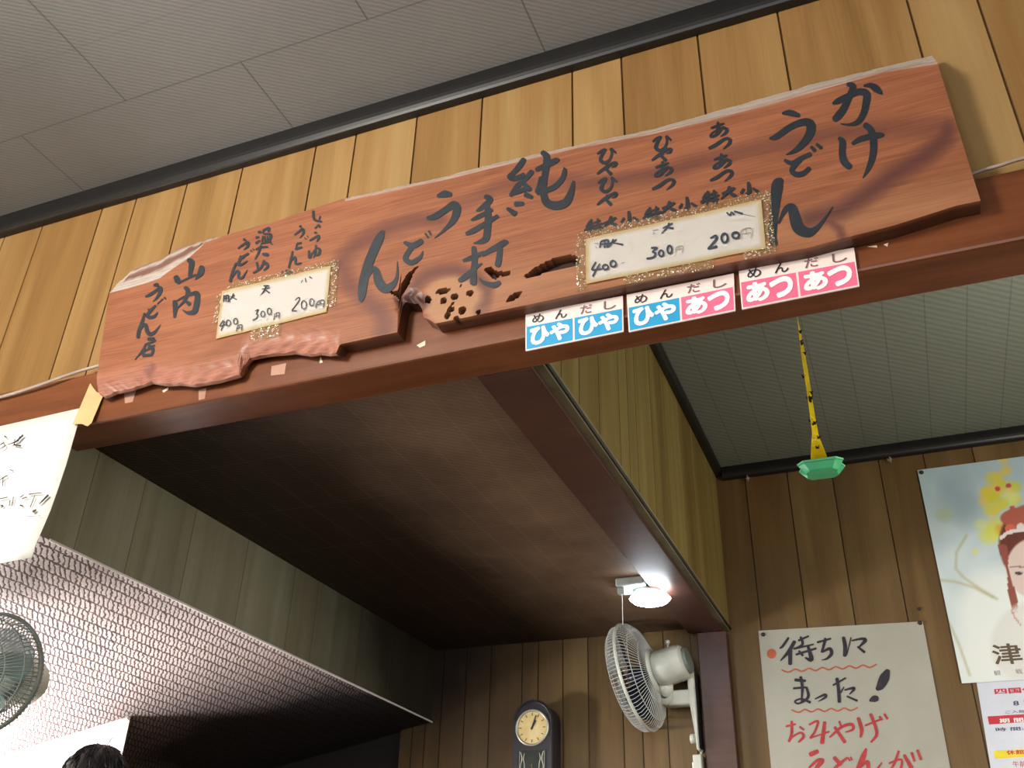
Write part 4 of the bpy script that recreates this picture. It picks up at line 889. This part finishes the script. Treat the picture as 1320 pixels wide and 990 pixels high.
obj('box', box(BM(), (-.768, 3.625, sb.z - .09), (-.7365, 3.69, sb.z - .006), .004), M['fan'], root); obj('rocker', box(BM(), (-.774, 3.64, sb.z - .07), (-.7685, 3.675, sb.z - .03), .001), M['white'], root)
# the fan at the kitchen side, fixed to the post under the end of the beam
lc = PY(-19, 868, 1.8); lax = Vector((.25, -.93, -.12))
fan2 = thing('wall_fan', (-2.5, 1.555, lc.z), 'white-grilled fan cut by the picture edge, in front of the bright kitchen roof', 'fan')
fan_head(fan2, lc, lax, .148, M['fangrey'], M['fangrey'], M['fan'], M['teal'])
la = lc - lax.normalized() * .13
tube(bm := BM(), catmull([tuple(la), tuple(la + Vector((-.07, 0, -.08))), (-2.44, 1.62, lc.z - .1), (-2.5, 1.57, lc.z - .1)], 5), .016, 12); obj('arm', bm, M['fan'], fan2, True)
obj('wall_bracket', box(BM(), (-2.499, 1.52, lc.z - .18), (-2.48, 1.6, lc.z - .02), .004), M['fan'], fan2)
# ------------------------------------------------------------------ small ceiling lamp
lz = H + 1.03; lp = PZ(838, 772, 1.03); base_c = Vector((-.815, 3.1, ZL))
lamp = thing('ceiling_lamp', (lp.x - .03, lp.y, ZL), 'small glowing round lamp with pull string beside the cross beam', 'lamp')
obj('base', box(BM(), (lp.x - .1, lp.y - .075, ZL - .03), (lp.x + .0, lp.y + .03, ZL - .0005), .006), M['steel'], lamp)
obj('socket', lathe(BM(), Matrix.Translation((lp.x - .01, lp.y, 0)), [(0, ZL - .03), (.045, ZL - .03), (.05, ZL - .045), (0, ZL - .046)], 28), M['steel'], lamp, True)
obj('diffuser', lathe(BM(), Matrix.Translation((lp.x - .0, lp.y, lz)), [(0, .014), (.058, .013), (.07, .0), (.058, -.011), (.03, -.017), (0, -.018)], 40), M['lamp'], lamp, True)
sp = Vector((lp.x - .085, lp.y - .05, ZL - .03)); tube(bm := BM(), [sp, sp + Vector((.002, 0, -.04)), sp + Vector((.0, .002, -.125))], .0014, 5); obj('pull_string', bm, M['string'], lamp)
obj('string_switch', box(BM(), (sp.x - .012, sp.y - .012, sp.z - .022), (sp.x + .012, sp.y + .012, sp.z - .0005), .003), M['steel'], lamp)
# ------------------------------------------------------------------ wall clock
YK = 3.585; xl, xr = PY(661, 935, YK).x, PY(712, 935, YK).x; zsp = PY(662, 928, YK).z - .005; zt = PY(690, 901, YK).z; zb_ = zt - .58; xc = (xl + xr) / 2
clock = thing('wall_clock', (xc, YB, zb_), 'dark arched wall clock with round cream dial on the panelled back wall', 'clock')
hw = (xr - xl) / 2
def arch(hw, zs_, zt_, zb2, y, n=16): return [(xc - hw, y, zb2), (xc + hw, y, zb2)] + [(xc + hw * math.cos(t), y, zs_ + (zt_ - zs_) * math.sin(t)) for t in (math.pi * k / n for k in range(n + 1))]
bm = prism(BM(), arch(hw - .006, zsp, zt - .008, zb_ + .01, YK + .014), (0, YB - YK - .0145, 0)); obj('case', bm, M['clock'], clock)
bm = prism(BM(), arch(hw, zsp, zt, zb_, YK), (0, .0138, 0)); bmesh.ops.bevel(bm, geom=bm.edges[:], offset=.003, segments=2, affect='EDGES'); obj('front_frame', bm, M['clock'], clock)
tube(bm := BM(), [(xc + (hw - .008) * math.cos(t), YK - .002, zsp + (zt - zsp - .01) * math.sin(t)) for t in (math.pi * k / 16 for k in range(17))], .004, 6); tag(obj('arch_bead', bm, M['clock'], clock), 'raised bead along the arched top')
dc = PY(687, 938, YK); dr = .064; Mk = Matrix.Translation((xc, YK - .0005, dc.z)) @ basis(Vector((0, -1, 0)))
bz = obj('bezel', ring(BM(), Mk, dr, .002, .005, 48, 8), M['bezel'], clock, True)
dl = obj('dial', lathe(BM(), Mk, [(0, .0015), (dr - .002, .0015), (dr - .002, 0), (0, 0)], 40), M['dial'], clock)
def flat(name, ang, r0, r1, w, m, z=.0022, par=dl):
    d = Vector((math.sin(ang), math.cos(ang), 0)); s = Vector((d.y, -d.x, 0)); p = [d * r0 - s * w, d * r0 + s * w, d * r1 + s * w * .6, d * r1 - s * w * .6]
    bm = BM(); prism(bm, [Mk @ (Vector((v.x, v.y, z))) for v in p], Vector((0, -.0006, 0))); return sub(name, bm, m, par)
for k in range(12): flat('hour_mark', k * math.pi / 6, .044, .055, .0018, M['brown_print'])
flat('hour_hand', .52, -.006, .03, .004, M['ink'], .0034); flat('minute_hand', .34, -.008, .047, .0028, M['ink'], .0042)
gz1, gz0 = dc.z - dr - .018, zb_ + .03
obj('door_glass', box(BM(), (xc - .058, YK - .002, gz0), (xc + .058, YK - .0002, gz1)), M['glassdark'], clock)
for sg in (-1, 1):                                           # gilt ornament painted on the glass
    bm = BM(); to = lambda a, b: Vector((xc + sg * a / 1000, YK - .0024, gz1 + b / 1000))
    for s in ([(46, -5, 3), (40, -30, 5), (46, -60, 3), (38, -100, 5), (46, -140, 3)], [(30, -10, 2), (34, -30, 4), (30, -50, 3), (28, -90, 3)], [(50, -2, 2), (50, -200, 2)]):
        stroke(bm, s, to, .8)
    bmesh.ops.recalc_face_normals(bm, faces=bm.faces); obj('ornament', bm, M['bezel'], clock)
Mp = Matrix.Translation((xc, YK - .004, gz1 - .2)) @ basis(Vector((0, -1, 0))); pend = obj('pendulum', lathe(tube(BM(), [(xc, YK - .003, gz1 - .05), (xc, YK - .003, gz1 - .2)], .0015), Mp, [(0, .002), (.022, .001), (.024, 0), (0, -.001)], 24), M['brass'], clock)
# ------------------------------------------------------------------ posters on the alcove wall
def on_wall(off): return lambda x, y: PY(x, y, YB - off)
TL, TR = PY(977.5, 813, YB - .003), PY(1189.5, 801, YB - .003)
bl, br = PY(994, 990, YB - .003), PY(1225, 990, YB - .003)
q = Quad(TL, TR, TR + (br - TR) * 1.75, TL + (bl - TL) * 1.7)
post = thing('handwritten_poster', q.at(.5, 0), 'cream paper poster with black and red brush writing, pinned right of the post', 'poster')
obj('paper', q.sheet(BM(), .0008), M['kraft'], post)
T = crop_on(960, 780, 4.714, on_wall(.0042))
ink('lettering', [[(265, 200, 14), (230, 250, 16), (213, 262, 8)], [(302, 223, 22), (265, 285, 22), (218, 337, 8)], [(276, 275, 26), (276, 357, 24)], [(328, 215, 14), (387, 189, 12)], [(340, 195, 14), (350, 240, 16), (298, 266, 10)], [(300, 265, 14), (417, 239, 10)], [(313, 300, 14), (432, 264, 14)], [(385, 253, 18), (405, 330, 28), (368, 320, 10)], [(330, 280, 14), (352, 306, 14)],
    [(443, 226, 14), (522, 204, 12)], [(490, 205, 18), (475, 265, 16), (470, 285, 12), (515, 265, 20), (527, 295, 22), (500, 325, 14), (468, 334, 4)], [(600, 198, 20), (610, 250, 24), (608, 307, 22)], [(653, 216, 10), (710, 205, 16), (732, 215, 24), (700, 250, 12)], [(688, 254, 14), (727, 286, 16)], [(620, 302, 6), (646, 198, 8)],
    [(308, 455, 20), (367, 460, 16)], [(340, 438, 18), (350, 500, 18), (345, 592, 10)], [(298, 506, 14), (367, 500, 14)], [(375, 500, 14), (385, 560, 18), (330, 598, 12), (305, 585, 12), (345, 570, 12), (397, 591, 16)], [(428, 570, 8), (485, 545, 16), (490, 560, 16), (448, 586, 5)], [(538, 486, 12), (612, 444, 12)], [(560, 448, 20), (570, 510, 20), (575, 587, 22)], [(583, 531, 10), (602, 499, 8)],
    [(608, 516, 10), (665, 505, 18), (638, 541, 8)], [(623, 555, 12), (682, 581, 14)], [(868, 400, 30), (850, 440, 60), (825, 490, 50), (806, 510, 26)], [(762, 580, 16), (785, 570, 40), (802, 568, 34)]], T, M['poster_ink'], post)
wav = lambda x0, y0, x1, y1, n: [(x0 + (x1 - x0) * i / (2 * n), y0 + (y1 - y0) * i / (2 * n) + (8 if i % 2 else -8), 9) for i in range(2 * n + 1)]
ink('underline', [wav(225, 402, 800, 368, 7), wav(287, 645, 684, 631, 5)], T, M['orange'], post)
bm = BM(); ps = [bm.verts.new(T(163 + 28 * math.cos(t), 295 + 30 * math.sin(t))) for t in (k * math.pi / 10 for k in range(20))]; bm.faces.new(ps); bmesh.ops.recalc_face_normals(bm, faces=bm.faces); obj('red_dot', bm, M['orange'], post)
ink('lettering', [[(253, 736, 14), (307, 724, 12)], [(285, 708, 16), (285, 780, 18), (268, 830, 14), (290, 800, 12), (340, 775, 14), (357, 800, 18), (328, 832, 12)], [(335, 740, 12), (357, 757, 12)], [(393, 726, 12), (445, 705, 14), (425, 770, 14), (400, 805, 14), (420, 800, 10), (512, 769, 12)], [(485, 713, 20), (470, 837, 26)],
    [(518, 802, 12), (590, 740, 18), (650, 725, 20), (657, 755, 16), (613, 772, 8)], [(575, 708, 14), (586, 737, 14)], [(548, 743, 18), (607, 832, 22)], [(690, 688, 20), (710, 755, 24), (704, 802, 12)], [(733, 731, 12), (827, 694, 12)], [(765, 663, 18), (795, 740, 20), (800, 790, 18), (768, 832, 12)], [(820, 678, 14), (833, 696, 14)], [(850, 663, 14), (866, 691, 14)],
    [(400, 907, 30), (442, 889, 26)], [(393, 987, 14), (440, 945, 20), (472, 945, 26), (440, 985, 26), (425, 1030, 18)], [(545, 928, 24), (582, 967, 26)], [(622, 928, 14), (570, 970, 20), (545, 1005, 20), (600, 1025, 16)], [(629, 929, 10), (639, 946, 10)], [(644, 924, 10), (651, 941, 10)], [(737, 873, 12), (720, 920, 32), (683, 1010, 28)], [(700, 990, 10), (745, 950, 20), (755, 1000, 24), (790, 1012, 20), (832, 958, 8)],
    [(878, 961, 12), (952, 939, 14), (945, 1010, 16)], [(935, 888, 14), (910, 960, 16), (878, 1012, 10)], [(970, 913, 18), (1012, 987, 26)], [(1015, 898, 16), (1031, 947, 14)], [(1050, 883, 16), (1071, 937, 16)]], T, M['red'], post)
def pin(x, y, off, label, cat='pin', r=.0075):
    p = PY(x, y, YB - off); Mq = Matrix.Translation(p) @ basis(Vector((0, -1, 0)))
    tag(obj('push_pin', lathe(BM(), Mq, [(0, .007), (r * .6, .0065), (r, .003), (r, -.0015), (0, -.002)], 14), M['pin'], loc=p), label, cat, 'pins holding the posters')
pin(983.8, 818, .005, 'dark round pin at the post-side corner of the handwritten poster')
pin(1186, 803, .005, 'dark round pin at the handwritten poster corner nearest the portrait poster')
pin(1185, 785, .001, 'lone brown pin in bare wall just above the poster corner pin', r=.006)
pin(1188, 609, .012, 'dark pin at the top corner of the portrait poster')
# portrait poster: a pale sheet printed with blossoms, a crowned figure and lettering
c4 = [PY(1182.5, 606, YB - .009), PY(1320, 587.5, YB - .009), PY(1320, 875.5, YB - .009), PY(1240, 881, YB - .009)]
tl = c4[0]; blp = c4[3]; dirx = Vector((1, 0, 0)); wdt = .62
q = Quad(tl, tl + dirx * wdt, Vector((tl.x + wdt, tl.y, blp.z)), Vector((tl.x, tl.y, blp.z)))
poster = thing('portrait_poster', q.at(.5, 0), 'pale blue glossy poster printed with yellow blossoms and a crowned face', 'poster')
bm = BM(); cl = bm.loops.layers.float_color.new('print'); nu, nv = 150, 190
g = [[bm.verts.new(q.at(i / nu, j / nv)) for j in range(nv + 1)] for i in range(nu + 1)]
def blob(c, p, cx, cy, rx, ry, colr, s=1.0, hard=1.0):
    e = ((p[0] - cx) / rx) ** 2 + ((p[1] - cy) / ry) ** 2; k = s * max(0, min(1, (1 - e) * hard)); return tuple(a + (b - a) * k for a, b in zip(c, colr))
rp = random.Random(4); blos = [(1275 + rp.gauss(8, 20), 628 + rp.gauss(0, 22), rp.uniform(5, 13), rp.choice(((226, 214, 70), (214, 216, 60), (236, 208, 90), (232, 236, 150)))) for _ in range(26)] + [(1284, 680, 16, (226, 220, 80)), (1290, 683, 9, (224, 160, 50)), (1275, 690, 14, (222, 226, 90)), (1264, 676, 9, (216, 224, 150)), (1257, 711, 5, (222, 226, 130)), (1217, 664, 12, (178, 196, 164)), (1207, 840, 9, (226, 224, 120)), (1300, 700, 12, (218, 226, 90))]
def paint(p):
    x, y = p; k = (y - 600) / 280
    n = math.sin(x * .11 + 1.7 * math.sin(y * .045)) * math.sin(y * .07 + 1.3 * math.sin(x * .06))
    c = tuple(a + (b - a) * max(0, min(1, k * 1.35 + .12 * n)) for a, b in zip((178, 202, 212), (224, 236, 236)))
    c = blob(c, p, 1232, 640, 30, 42, (140, 166, 180), .6, .9); c = blob(c, p, 1250, 660, 26, 30, (142, 168, 178), .4)
    c = blob(c, p, 1290, 790, 66, 70, (240, 246, 242), .85, 1.6); c = blob(c, p, 1270, 850, 46, 40, (238, 244, 240), .9, 1.4)
    for pl, wd in (([(1246, 690), (1233, 712), (1232, 733), (1243, 745), (1262, 758), (1285, 772)], 3), ([(1214, 748), (1232, 750), (1255, 757), (1280, 770)], 3), ([(1222, 800), (1236, 830), (1250, 870)], 3)):
        d = dist_line(p, pl)
        if d < wd: c = tuple(a + (b - a) * .55 * (1 - d / wd) for a, b in zip(c, (176, 170, 120)))
    for bx, by, br_, bc in blos: c = blob(c, p, bx, by, br_ * 1.2, br_ * 1.05, bc, .7, 1.15)
    for bx, by in ((1286, 630), (1300, 626), (1305, 655)): c = blob(c, p, bx, by, 4, 3.4, (196, 70, 90), .9, 3)
    # the figure: crown, swept hair, pale face, white robe
    c = blob(c, p, 1330, 700, 44, 52, (110, 58, 50), 1, 6)
    c = blob(c, p, 1330, 668, 42, 16, (178, 96, 80), 1, 8); c = blob(c, p, 1302, 681, 7, 6, (214, 110, 90), 1, 5); c = blob(c, p, 1316, 680, 6, 6, (226, 222, 220), 1, 5)
    d = dist_line(p, [(1291, 693), (1298, 687), (1310, 684), (1340, 680)]);  c = (228, 222, 222) if d < 2.4 else c
    c = blob(c, p, 1334, 732, 38, 40, (226, 206, 198), 1, 8)
    if y > 702 and y < 790 and abs(x - (1292 + (y - 702) * .2)) < 3.5 + 2 * math.sin(y * .1): c = (150, 84, 72)
    c = blob(c, p, 1313, 739, 5.5, 2.0, (70, 58, 66), 1, 4); d = dist_line(p, [(1303, 731), (1312, 730), (1325, 732)]); c = (150, 120, 116) if d < 1.1 else c
    if y > 770: c = blob(c, p, 1345, 830, 72, 62, (226, 228, 224), .9, 4)
    d = dist_line(p, [(1304, 786), (1308, 796), (1316, 806)]); c = (206, 160, 140) if d < 1 else c
    return c
colv = {}
for i in range(nu + 1):
    for j in range(nv + 1): colv[g[i][j]] = (*lin(paint(px(g[i][j].co))), 1)
for i in range(nu):
    for j in range(nv):
        f = bm.faces.new((g[i][j], g[i + 1][j], g[i + 1][j + 1], g[i][j + 1]))
        for l in f.loops: l[cl] = colv[l.vert]
obj('printed_sheet', bm, M['print'], poster)
def uvq(x, y): p = PY(x, y, tl.y); return ((p.x - tl.x) / wdt, (p.z - blp.z) / (tl.z - blp.z))
u0, v0 = uvq(1283, 857); u1, v1 = uvq(1313, 829)
obj('lettering', text_bm('津', q, u0, v0, u1, v1, .0008, .018), M['brown_print'], poster); obj('lettering', text_bm('軽', q, u1 + .06, v0, u1 + .06 + (u1 - u0), v1, .0008, .018), M['brown_print'], poster)
bm = text_bm('観', q, *uvq(1282, 871), *uvq(1289, 864), .0008); u0, v0 = uvq(1310, 869); obj('lettering', text_bm('戦', q, u0, v0, *uvq(1317, 862), .0008, 0, bm), M['ink_grey'], poster)
# event flyer tucked below it
a, b = PY(1258, 875, YB - .004), PY(1277, 990, YB - .004)
q = Quad(a, a + Vector((.46, 0, 0)), (b + (b - a) * .9) + Vector((.46, 0, 0)), b + (b - a) * .9)
fl = thing('event_flyer', q.at(.5, 0), 'white flyer with red and yellow bars showing below the portrait poster', 'flyer')
obj('paper', q.sheet(BM(), .0008), M['flyer'], fl)
hgt = (q.c[0] - q.c[3]).length
def fuv(x, y):
    p = PY(x, y, YB - .004); v = (p.z - q.c[3].z) / (q.c[0].z - q.c[3].z); xl_ = q.at(0, v).x; return ((p.x - xl_) / .46, v)
def fbar(pts, m):
    bm = BM(); bm.faces.new([bm.verts.new(q.at(*fuv(*p), .0004)) for p in pts]); bmesh.ops.recalc_face_normals(bm, faces=bm.faces); obj('colour_bar', bm, M[m], fl)
fbar([(1275, 934), (1360, 928), (1360, 918), (1273, 923.5)], 'flyred'); fbar([(1283, 978), (1370, 973), (1370, 963), (1281, 968)], 'flyyellow')
def ftxt(s, x0, y0, x1, y1, m, bold=.02, par=fl): obj('lettering', text_bm(s, q, *fuv(x0, y1), *fuv(x1, y0), .0009, bold), M[m], par)
ftxt('四国俳', 1283, 885, 1334, 895, 'flyred', .03); ftxt('8 日', 1307, 902, 1330, 910, 'flyblue', .02); ftxt('ご入館の方', 1296, 914, 1340, 920, 'ink', .0); ftxt('期 間:', 1289, 925, 1322, 932, 'white'); ftxt('時 間:昼', 1284, 936, 1334, 943, 'flyblue', .01); ftxt('休館日', 1298, 966, 1330, 973, 'flyred', .02); ftxt('午前時間', 1306, 980, 1340, 989, 'flyred', 0)
# two cup hooks under the black moulding
for x, y, lb in ((963, 614, 'small pale hook below the black moulding at the alcove corner'), (1146, 590, 'small pale hook below the black moulding, on the portrait poster side of the fly trap')):
    p = PY(x, y, YB - .012); root = thing('cup_hook', p, lb, 'hook', 'hooks under the moulding')
    obj('plate', lathe(BM(), Matrix.Translation((p.x, YB - .001, p.z)) @ basis(Vector((0, -1, 0))), [(0, .003), (.009, .002), (.01, 0), (0, 0)], 14), M['cable'], root)
    tube(bm := BM(), [(p.x, YB - .002, p.z), (p.x, YB - .02, p.z), (p.x + .003, YB - .028, p.z - .008), (p.x + .003, YB - .026, p.z - .02), (p.x + .002, YB - .016, p.z - .024)], .003, 6); obj('hook', bm, M['cable'], root, True)
# cobweb threads where the cross beam meets the post
bm = BM(); rc = random.Random(9)
for _ in range(9):
    a = PZ(rc.uniform(905, 936), rc.uniform(822, 838), 1.05); b = Vector((rc.uniform(-.70, -.63), 3.615, H + 1.056)); m_ = (a + b) / 2 + Vector((0, 0, -.03))
    a = Vector((rc.uniform(-.73, -.62), 3.643, H + 1.05 - rc.uniform(.01, .09))); m_ = (a + b) / 2 + Vector((0, 0, -.012)); tube(bm, catmull([tuple(a), tuple(m_), tuple(b)], 4), .00028, 3)
tag(obj('cobweb', bm, M['cobweb'], loc=(-.68, 3.64, H + 1.05)), 'dusty cobweb threads where the cross beam meets the post', 'cobweb', kind='stuff')
# ------------------------------------------------------------------ the cook in the kitchen
hd = PY(129, 960, 2.2); HX, HY_, HT = hd.x, 2.2, hd.z
S = HT / 1.66
person = thing('person', (HX, HY_, 0), 'person with short black hair in a white work shirt, standing under the kitchen roof', 'person')
def skinned(name, joints, edges, m, levels=2):
    me = bpy.data.meshes.new(name); me.from_pydata([Vector(j[:3]) * S for j in joints], edges, []); o = bpy.data.objects.new(name, me); C.objects.link(o)
    sk = o.modifiers.new('skin', 'SKIN'); sk.use_smooth_shade = True; me.skin_vertices or None
    for v, j in zip(me.skin_vertices[0].data, joints): v.radius = (j[3] * S, (j[4] if len(j) > 4 else j[3]) * S)
    me.skin_vertices[0].data[0].use_root = True
    ss = o.modifiers.new('sub', 'SUBSURF'); ss.levels = ss.render_levels = levels
    bpy.context.view_layer.update(); em = bpy.data.meshes.new_from_object(o.evaluated_get(bpy.context.evaluated_depsgraph_get())); bpy.data.objects.remove(o)
    em.materials.clear(); em.materials.append(m); ob = bpy.data.objects.new(name, em); C.objects.link(ob); ob.parent = person
    for p in em.polygons: p.use_smooth = True
    return ob
# turned three quarters away: he faces +x / +y.  joints in a frame where he faces +y
J = [(0, 0, .92, .13, .1), (0, .0, 1.12, .125, .095), (0, .0, 1.30, .15, .1), (0, 0, 1.40, .06, .055), (0, .01, 1.47, .05, .05), (0, .02, 1.53, .066, .075), (0, .015, 1.60, .07, .08)]
E_ = [(0, 1), (1, 2), (2, 3), (3, 4), (4, 5), (5, 6)]
for sg in (-1, 1):
    n = len(J); J += [(sg * .16, 0, 1.36, .055), (sg * .22, .0, 1.12, .042), (sg * .2, .2, 1.02, .034), (sg * .18, .28, 1.03, .026), (sg * .175, .32, 1.03, .034, .016)]
    E_ += [(2, n), (n, n + 1), (n + 1, n + 2), (n + 2, n + 3), (n + 3, n + 4)]
    for f in range(4):
        k = len(J); fx = sg * (.155 + .018 * f); ln = (.06, .075, .07, .055)[f]; J += [(fx, .35, 1.03, .009), (fx, .35 + ln * .5, 1.022, .008), (fx, .35 + ln * .85, 1.0, .007)]; E_ += [(n + 4, k), (k, k + 1), (k + 1, k + 2)]
    k = len(J); J += [(sg * .14, .32, 1.035, .011), (sg * .12, .35, 1.03, .009)]; E_ += [(n + 3, k), (k, k + 1)]
    k = len(J); J += [(sg * .085, 0, .84, .085), (sg * .09, .01, .48, .058), (sg * .09, -.01, .1, .04), (sg * .09, .02, .045, .04, .035), (sg * .095, .14, .03, .042, .025)]; E_ += [(0, k), (k, k + 1), (k + 1, k + 2), (k + 2, k + 3), (k + 3, k + 4)]
skinned('body', J, E_, M['skin'])
sh = [(0, 0, .9, .15, .118), (0, 0, 1.12, .143, .112), (0, 0, 1.3, .165, .115), (0, 0, 1.385, .075, .07)]; se = [(0, 1), (1, 2), (2, 3)]
for sg in (-1, 1): n = len(sh); sh += [(sg * .16, 0, 1.36, .068), (sg * .215, 0, 1.15, .058)]; se += [(2, n), (n, n + 1)]
skinned('shirt', sh, se, M['shirt'])
tr_ = [(0, 0, .93, .142, .112), (0, 0, .86, .13, .11)]; te = [(0, 1)]
for sg in (-1, 1): n = len(tr_); tr_ += [(sg * .087, 0, .8, .097), (sg * .09, .01, .48, .072), (sg * .09, -.01, .1, .062)]; te += [(1, n), (n, n + 1), (n + 1, n + 2)]
skinned('trousers', tr_, te, M['trousers'])
def ball(bm, c, r, seg=20): bmesh.ops.create_uvsphere(bm, u_segments=seg, v_segments=seg // 2 + 2, radius=1, matrix=Matrix.Translation(Vector(c) * S) @ Matrix.Diagonal((r[0] * S, r[1] * S, r[2] * S, 1)))
def pobj(name, bm, m, par=person, smooth=True):
    me = bpy.data.meshes.new(name); bm.to_mesh(me); bm.free(); me.materials.append(m); o = bpy.data.objects.new(name, me); C.objects.link(o); o.parent = par
    for p in me.polygons: p.use_smooth = smooth
    return o
bm = BM(); ball(bm, (0, .022, 1.545), (.074, .092, .11), 28)
for v in bm.verts:                                           # chin, brow and nose drawn out of the skull
    p = v.co / S
    if p.z < 1.52 and p.y > .02: v.co.x *= 1 - (1.52 - p.z) * 3.0
    if abs(p.x) < .016 and 1.505 < p.z < 1.555 and p.y > .08: v.co.y += (.02 - abs(p.z - 1.515) * .2) * S
ball(bm, (-.076, .015, 1.54), (.012, .02, .032), 10); ball(bm, (.076, .015, 1.54), (.012, .02, .032), 10)
face = pobj('head', bm, M['skin'])
for sg in (-1, 1):
    bm = BM(); ball(bm, (sg * .03, .104, 1.553), (.013, .007, .006), 10); e = pobj('eye', bm, M['ink'], face)
bm = BM(); ball(bm, (0, .105, 1.482), (.022, .008, .005), 10); pobj('mouth', bm, M['red'], face)
bm = BM(); bmesh.ops.create_uvsphere(bm, u_segments=48, v_segments=28, radius=1)
rh = random.Random(2)
for v in list(bm.verts):
    if v.co.z < -.45 or (v.co.y > .35 and v.co.z < .42): bm.verts.remove(v)
for v in bm.verts:
    k = 1 + .02 * math.sin(v.co.x * 14 + 5 * v.co.y) + .02 * rh.random(); v.co = Vector((v.co.x * .086 * k, .012 + v.co.y * .1 * k, 1.553 + v.co.z * .106 * k)) * S
for i in range(1500):                                         # the short locks, lying from the crown down and outward
    th = rh.uniform(0, 6.283); ph = rh.uniform(0, 1.9); d = Vector((math.sin(ph) * math.cos(th), math.sin(ph) * math.sin(th), math.cos(ph)))
    if d.z < -.35 or (d.y > .4 and d.z < .4): continue
    p = Vector((d.x * .086, .012 + d.y * .1, 1.553 + d.z * .106)); t = Vector((math.cos(th), math.sin(th), 0)) * math.cos(ph) - Vector((0, 0, math.sin(ph))) ; t += Vector((rh.gauss(0, .16), rh.gauss(0, .16), rh.gauss(0, .06))) - d * .12; L_ = rh.uniform(.022, .034)
    tube(bm, [p * S, (p + t * L_ * .5 + d * .003) * S, (p + t * L_ - d * .002) * S], [.0022, .0016, .0005], 3, False)
for i in range(9):                                           # strands that stand up at the whorl
    a = rh.uniform(0, 6.28); p = Vector((.01 + .022 * math.cos(a), .0 + .022 * math.sin(a), 1.657)); d = Vector((math.cos(a) * .6 + .25, math.sin(a) * .6, rh.uniform(.25, .8))); L_ = rh.uniform(.02, .045)
    tube(bm, [p * S, (p + d * L_ * .6 + Vector((0, 0, .006))) * S, (p + d * L_ + Vector((.012, 0, -.004))) * S], [.0012, .0009, .0004], 3, False)
pobj('hair', bm, M['hair'])
person.rotation_euler = (0, 0, math.radians(20))
